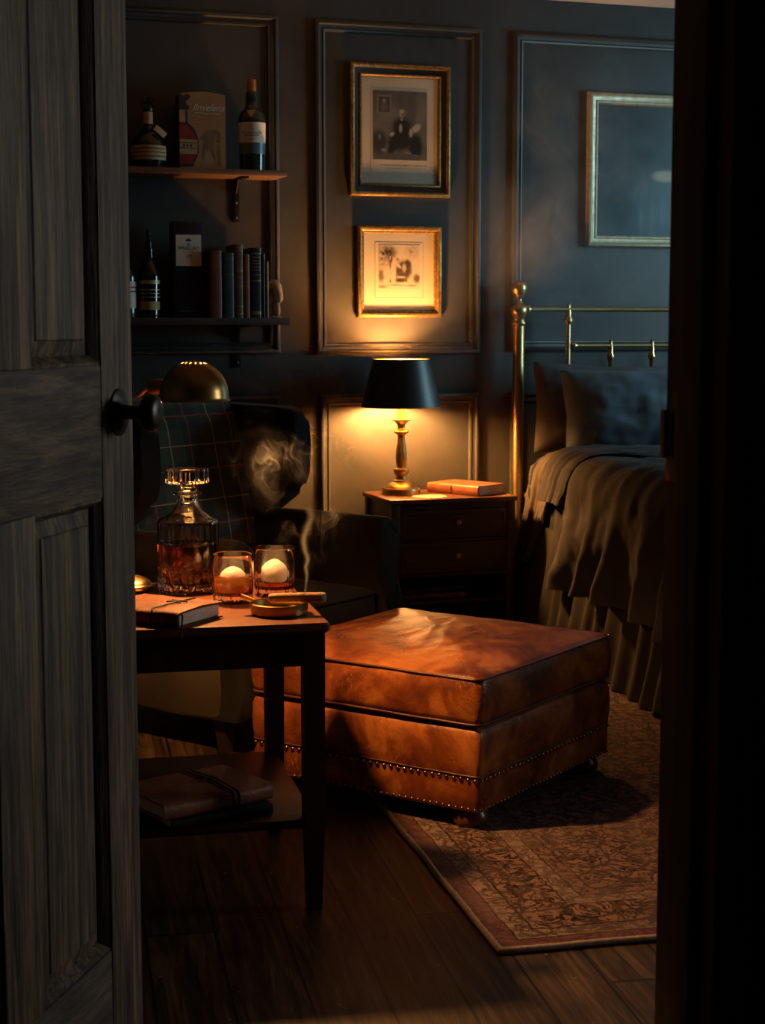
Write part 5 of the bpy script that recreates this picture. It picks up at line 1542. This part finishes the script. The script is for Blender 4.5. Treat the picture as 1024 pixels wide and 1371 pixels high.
def pillow(label, loc, rot, w, h, d_, m, seed):
    bm = B()
    nu, nv = 36, 26
    def side(sg):
        def f(u, v):
            a, b2 = 2 * u - 1, 2 * v - 1
            e = max(0.0, (1 - abs(a) ** 2.6)) ** 0.45 * max(0.0, (1 - abs(b2) ** 2.6)) ** 0.45
            x = a * w / 2 * (1 - 0.07 * (1 - b2 * b2) * 0.0 - 0.05 * (1 - abs(b2)) * abs(a)); z = b2 * h / 2 * (1 - 0.06 * (1 - abs(a)) * abs(b2))
            y = sg * (d_ / 2 * e + 0.018 * e * nz(u * 4 + seed, v * 4, sg) + 0.012 * e * (0.5 - abs(nz(u * 7 + v * 3, v * 4 + seed, sg))) + 0.006 * e * nz(u * 15, v * 15 + seed, sg))
            return (x, y, z)
        return f
    sheet(bm, side(-1), nu, nv); sheet(bm, side(1), nu, nv)
    bmesh.ops.remove_doubles(bm, verts=bm.verts[:], dist=1e-5)
    o = obj('pillow', bm, m, None, smooth=180)
    o.rotation_euler = rot; o.location = loc
    tag(o, label, 'pillow', 'pillows on the bed')
    return o
pillow('plump blue-grey pillow propped upright nearest the viewer on the bed', (3.055, 6.005, 0.878), (R(-17), 0, R(-9)), 0.66, 0.375, 0.20, PILLOW, 1.0)
pillow('dark plum-grey pillow leaning against the headboard behind the front pillow', (2.985, 6.205, 0.890), (R(-10), R(2), R(-5)), 0.62, 0.375, 0.14, PILLOW_DARK, 4.0)
pillow('blue-grey pillow at the far right side of the bed', (3.74, 6.03, 0.880), (R(-16), 0, R(-8)), 0.64, 0.375, 0.19, PILLOW, 8.0)

# ------------------------------------------------------------------ smoke
def smoke_material(name, kind):
    m = bpy.data.materials.new(name); m.use_nodes = True
    g = G.__new__(G); g.m = m; g.t = m.node_tree; g.t.nodes.clear()
    g.out = g.n('ShaderNodeOutputMaterial'); g.co = g.n('ShaderNodeTexCoord')
    v = g.co.outputs['Object']
    s = g.n('ShaderNodeSeparateXYZ', {0: v})
    if kind == 'plume':
        z = s.outputs[2]
        n1 = g.n('ShaderNodeTexNoise', {'W': g.math('MULTIPLY', z, 9.0), 'Scale': 1.0, 'Detail': 2.0}, noise_dimensions='1D').outputs[1]
        sp2 = g.n('ShaderNodeSeparateXYZ', {0: n1})
        grow = g.math('ADD', g.math('MULTIPLY', z, 0.62), 0.008)
        cx_ = g.math('MULTIPLY', g.math('SUBTRACT', sp2.outputs[0], 0.5), grow)
        cy_ = g.math('MULTIPLY', g.math('SUBTRACT', sp2.outputs[1], 0.5), grow)
        px = g.math('SUBTRACT', s.outputs[0], cx_); py = g.math('SUBTRACT', s.outputs[1], cy_)
        r2 = g.math('SQRT', g.math('ADD', g.math('MULTIPLY', px, px), g.math('MULTIPLY', py, py)))
        # laminar stem
        wst = g.math('ADD', g.math('MULTIPLY', z, 0.030), 0.0016)
        q = g.math('DIVIDE', r2, wst)
        stem = g.math('POWER', 2.718, g.math('MULTIPLY', g.math('MULTIPLY', q, q), -1.0))
        fade = g.n('ShaderNodeMapRange', {'Value': z, 'From Min': 0.06, 'From Max': 0.20, 'To Min': 1.0, 'To Max': 0.0}).outputs[0]
        stem = g.math('MULTIPLY', g.math('MULTIPLY', stem, fade), 30.0)
        # curling sheets
        wv = g.n('ShaderNodeTexNoise', {'Vector': v, 'Scale': 6.5, 'Detail': 2.0, 'Roughness': 0.5}).outputs[1]
        warp = g.mix(0.22, v, wv)
        n2 = g.noise(warp, 15.0, 1.0, 0.4, 1.5)
        sh_ = g.ramp(g.math('ABSOLUTE', g.math('SUBTRACT', n2, 0.5)), [(0.0, 1.0), (0.008, 0.35), (0.022, 0.0)])
        patch = g.ramp(g.noise(v, 7.0, 1.0), [(0.48, 0.0), (0.64, 1.0)])
        wr = g.math('ADD', g.math('MULTIPLY', z, 0.20), 0.02)
        qq = g.math('DIVIDE', r2, wr)
        env = g.math('POWER', 2.718, g.math('MULTIPLY', g.math('MULTIPLY', qq, qq), -1.0))
        rise = g.n('ShaderNodeMapRange', {'Value': z, 'From Min': 0.05, 'From Max': 0.13, 'To Min': 0.0, 'To Max': 1.0}).outputs[0]
        die = g.n('ShaderNodeMapRange', {'Value': z, 'From Min': 0.36, 'From Max': 0.52, 'To Min': 1.0, 'To Max': 0.0}).outputs[0]
        wisps = g.math('MULTIPLY', g.math('MULTIPLY', sh_, patch), g.math('MULTIPLY', env, g.math('MULTIPLY', rise, die)))
        soft = g.math('MULTIPLY', g.math('MULTIPLY', env, patch), g.math('MULTIPLY', g.math('MULTIPLY', rise, die), 0.0))
        dens = g.math('ADD', g.math('ADD', g.math('MULTIPLY', wisps, 15.0), stem), soft)
    else:
        wv = g.n('ShaderNodeTexNoise', {'Vector': v, 'Scale': 2.6, 'Detail': 2.0}).outputs[1]
        warp = g.mix(0.35, v, wv)
        n2 = g.noise(warp, 3.6, 3.0, 0.55, 1.2)
        sh_ = g.ramp(g.math('ABSOLUTE', g.math('SUBTRACT', n2, 0.5)), [(0.0, 1.0), (0.03, 0.35), (0.12, 0.0)])
        n3 = g.noise(v, 2.4, 2.0)
        patch = g.ramp(n3, [(0.42, 0.0), (0.66, 1.0)])
        ex = HAZE
        d2 = None
        for k in range(3):
            a_ = g.math('DIVIDE', s.outputs[k], ex[k])
            a_ = g.math('MULTIPLY', a_, a_)
            d2 = a_ if d2 is None else g.math('ADD', d2, a_)
        env = g.n('ShaderNodeMapRange', {'Value': d2, 'From Min': 0.2, 'From Max': 1.0, 'To Min': 1.0, 'To Max': 0.0}).outputs[0]
        dens = g.math('MULTIPLY', g.math('MULTIPLY', patch, env), g.math('ADD', g.math('MULTIPLY', sh_, 1.3), 0.20))
    vs = g.n('ShaderNodeVolumeScatter', {'Color': (0.92, 0.93, 0.95, 1), 'Density': dens, 'Anisotropy': 0.25})
    g.t.links.new(vs.outputs[0], g.out.inputs['Volume'])
    m.cycles.volume_step_rate = 0.07 if kind == 'plume' else 0.35
    return m

HAZE = (0.42, 0.22, 0.72)
bm = B(); box(bm, (0, 0, 0.262), (0.30, 0.28, 0.525)); o = obj('cigar_smoke', bm, smoke_material('cigar_smoke', 'plume'), None, smooth=0, loc=(0.930, 3.410, TZ + 0.032))
tag(o, 'thin curling cigar smoke rising from the ashtray', 'smoke', kind='stuff')
bm = B(); lathe(bm, [(0.0, -HAZE[2])] + [(HAZE[0] * math.sin(PI * k / 12), -HAZE[2] * math.cos(PI * k / 12)) for k in range(1, 12)] + [(0.0, HAZE[2])], 24)
bmesh.ops.scale(bm, vec=(1, HAZE[1] / HAZE[0], 1), verts=bm.verts[:])
o = obj('smoke_haze', bm, smoke_material('drifting_smoke', 'haze'), None, smooth=0, loc=(2.74, 6.03, 1.72))
tag(o, 'faint smoke drifting in the air between lamp and bed', 'smoke', kind='stuff')
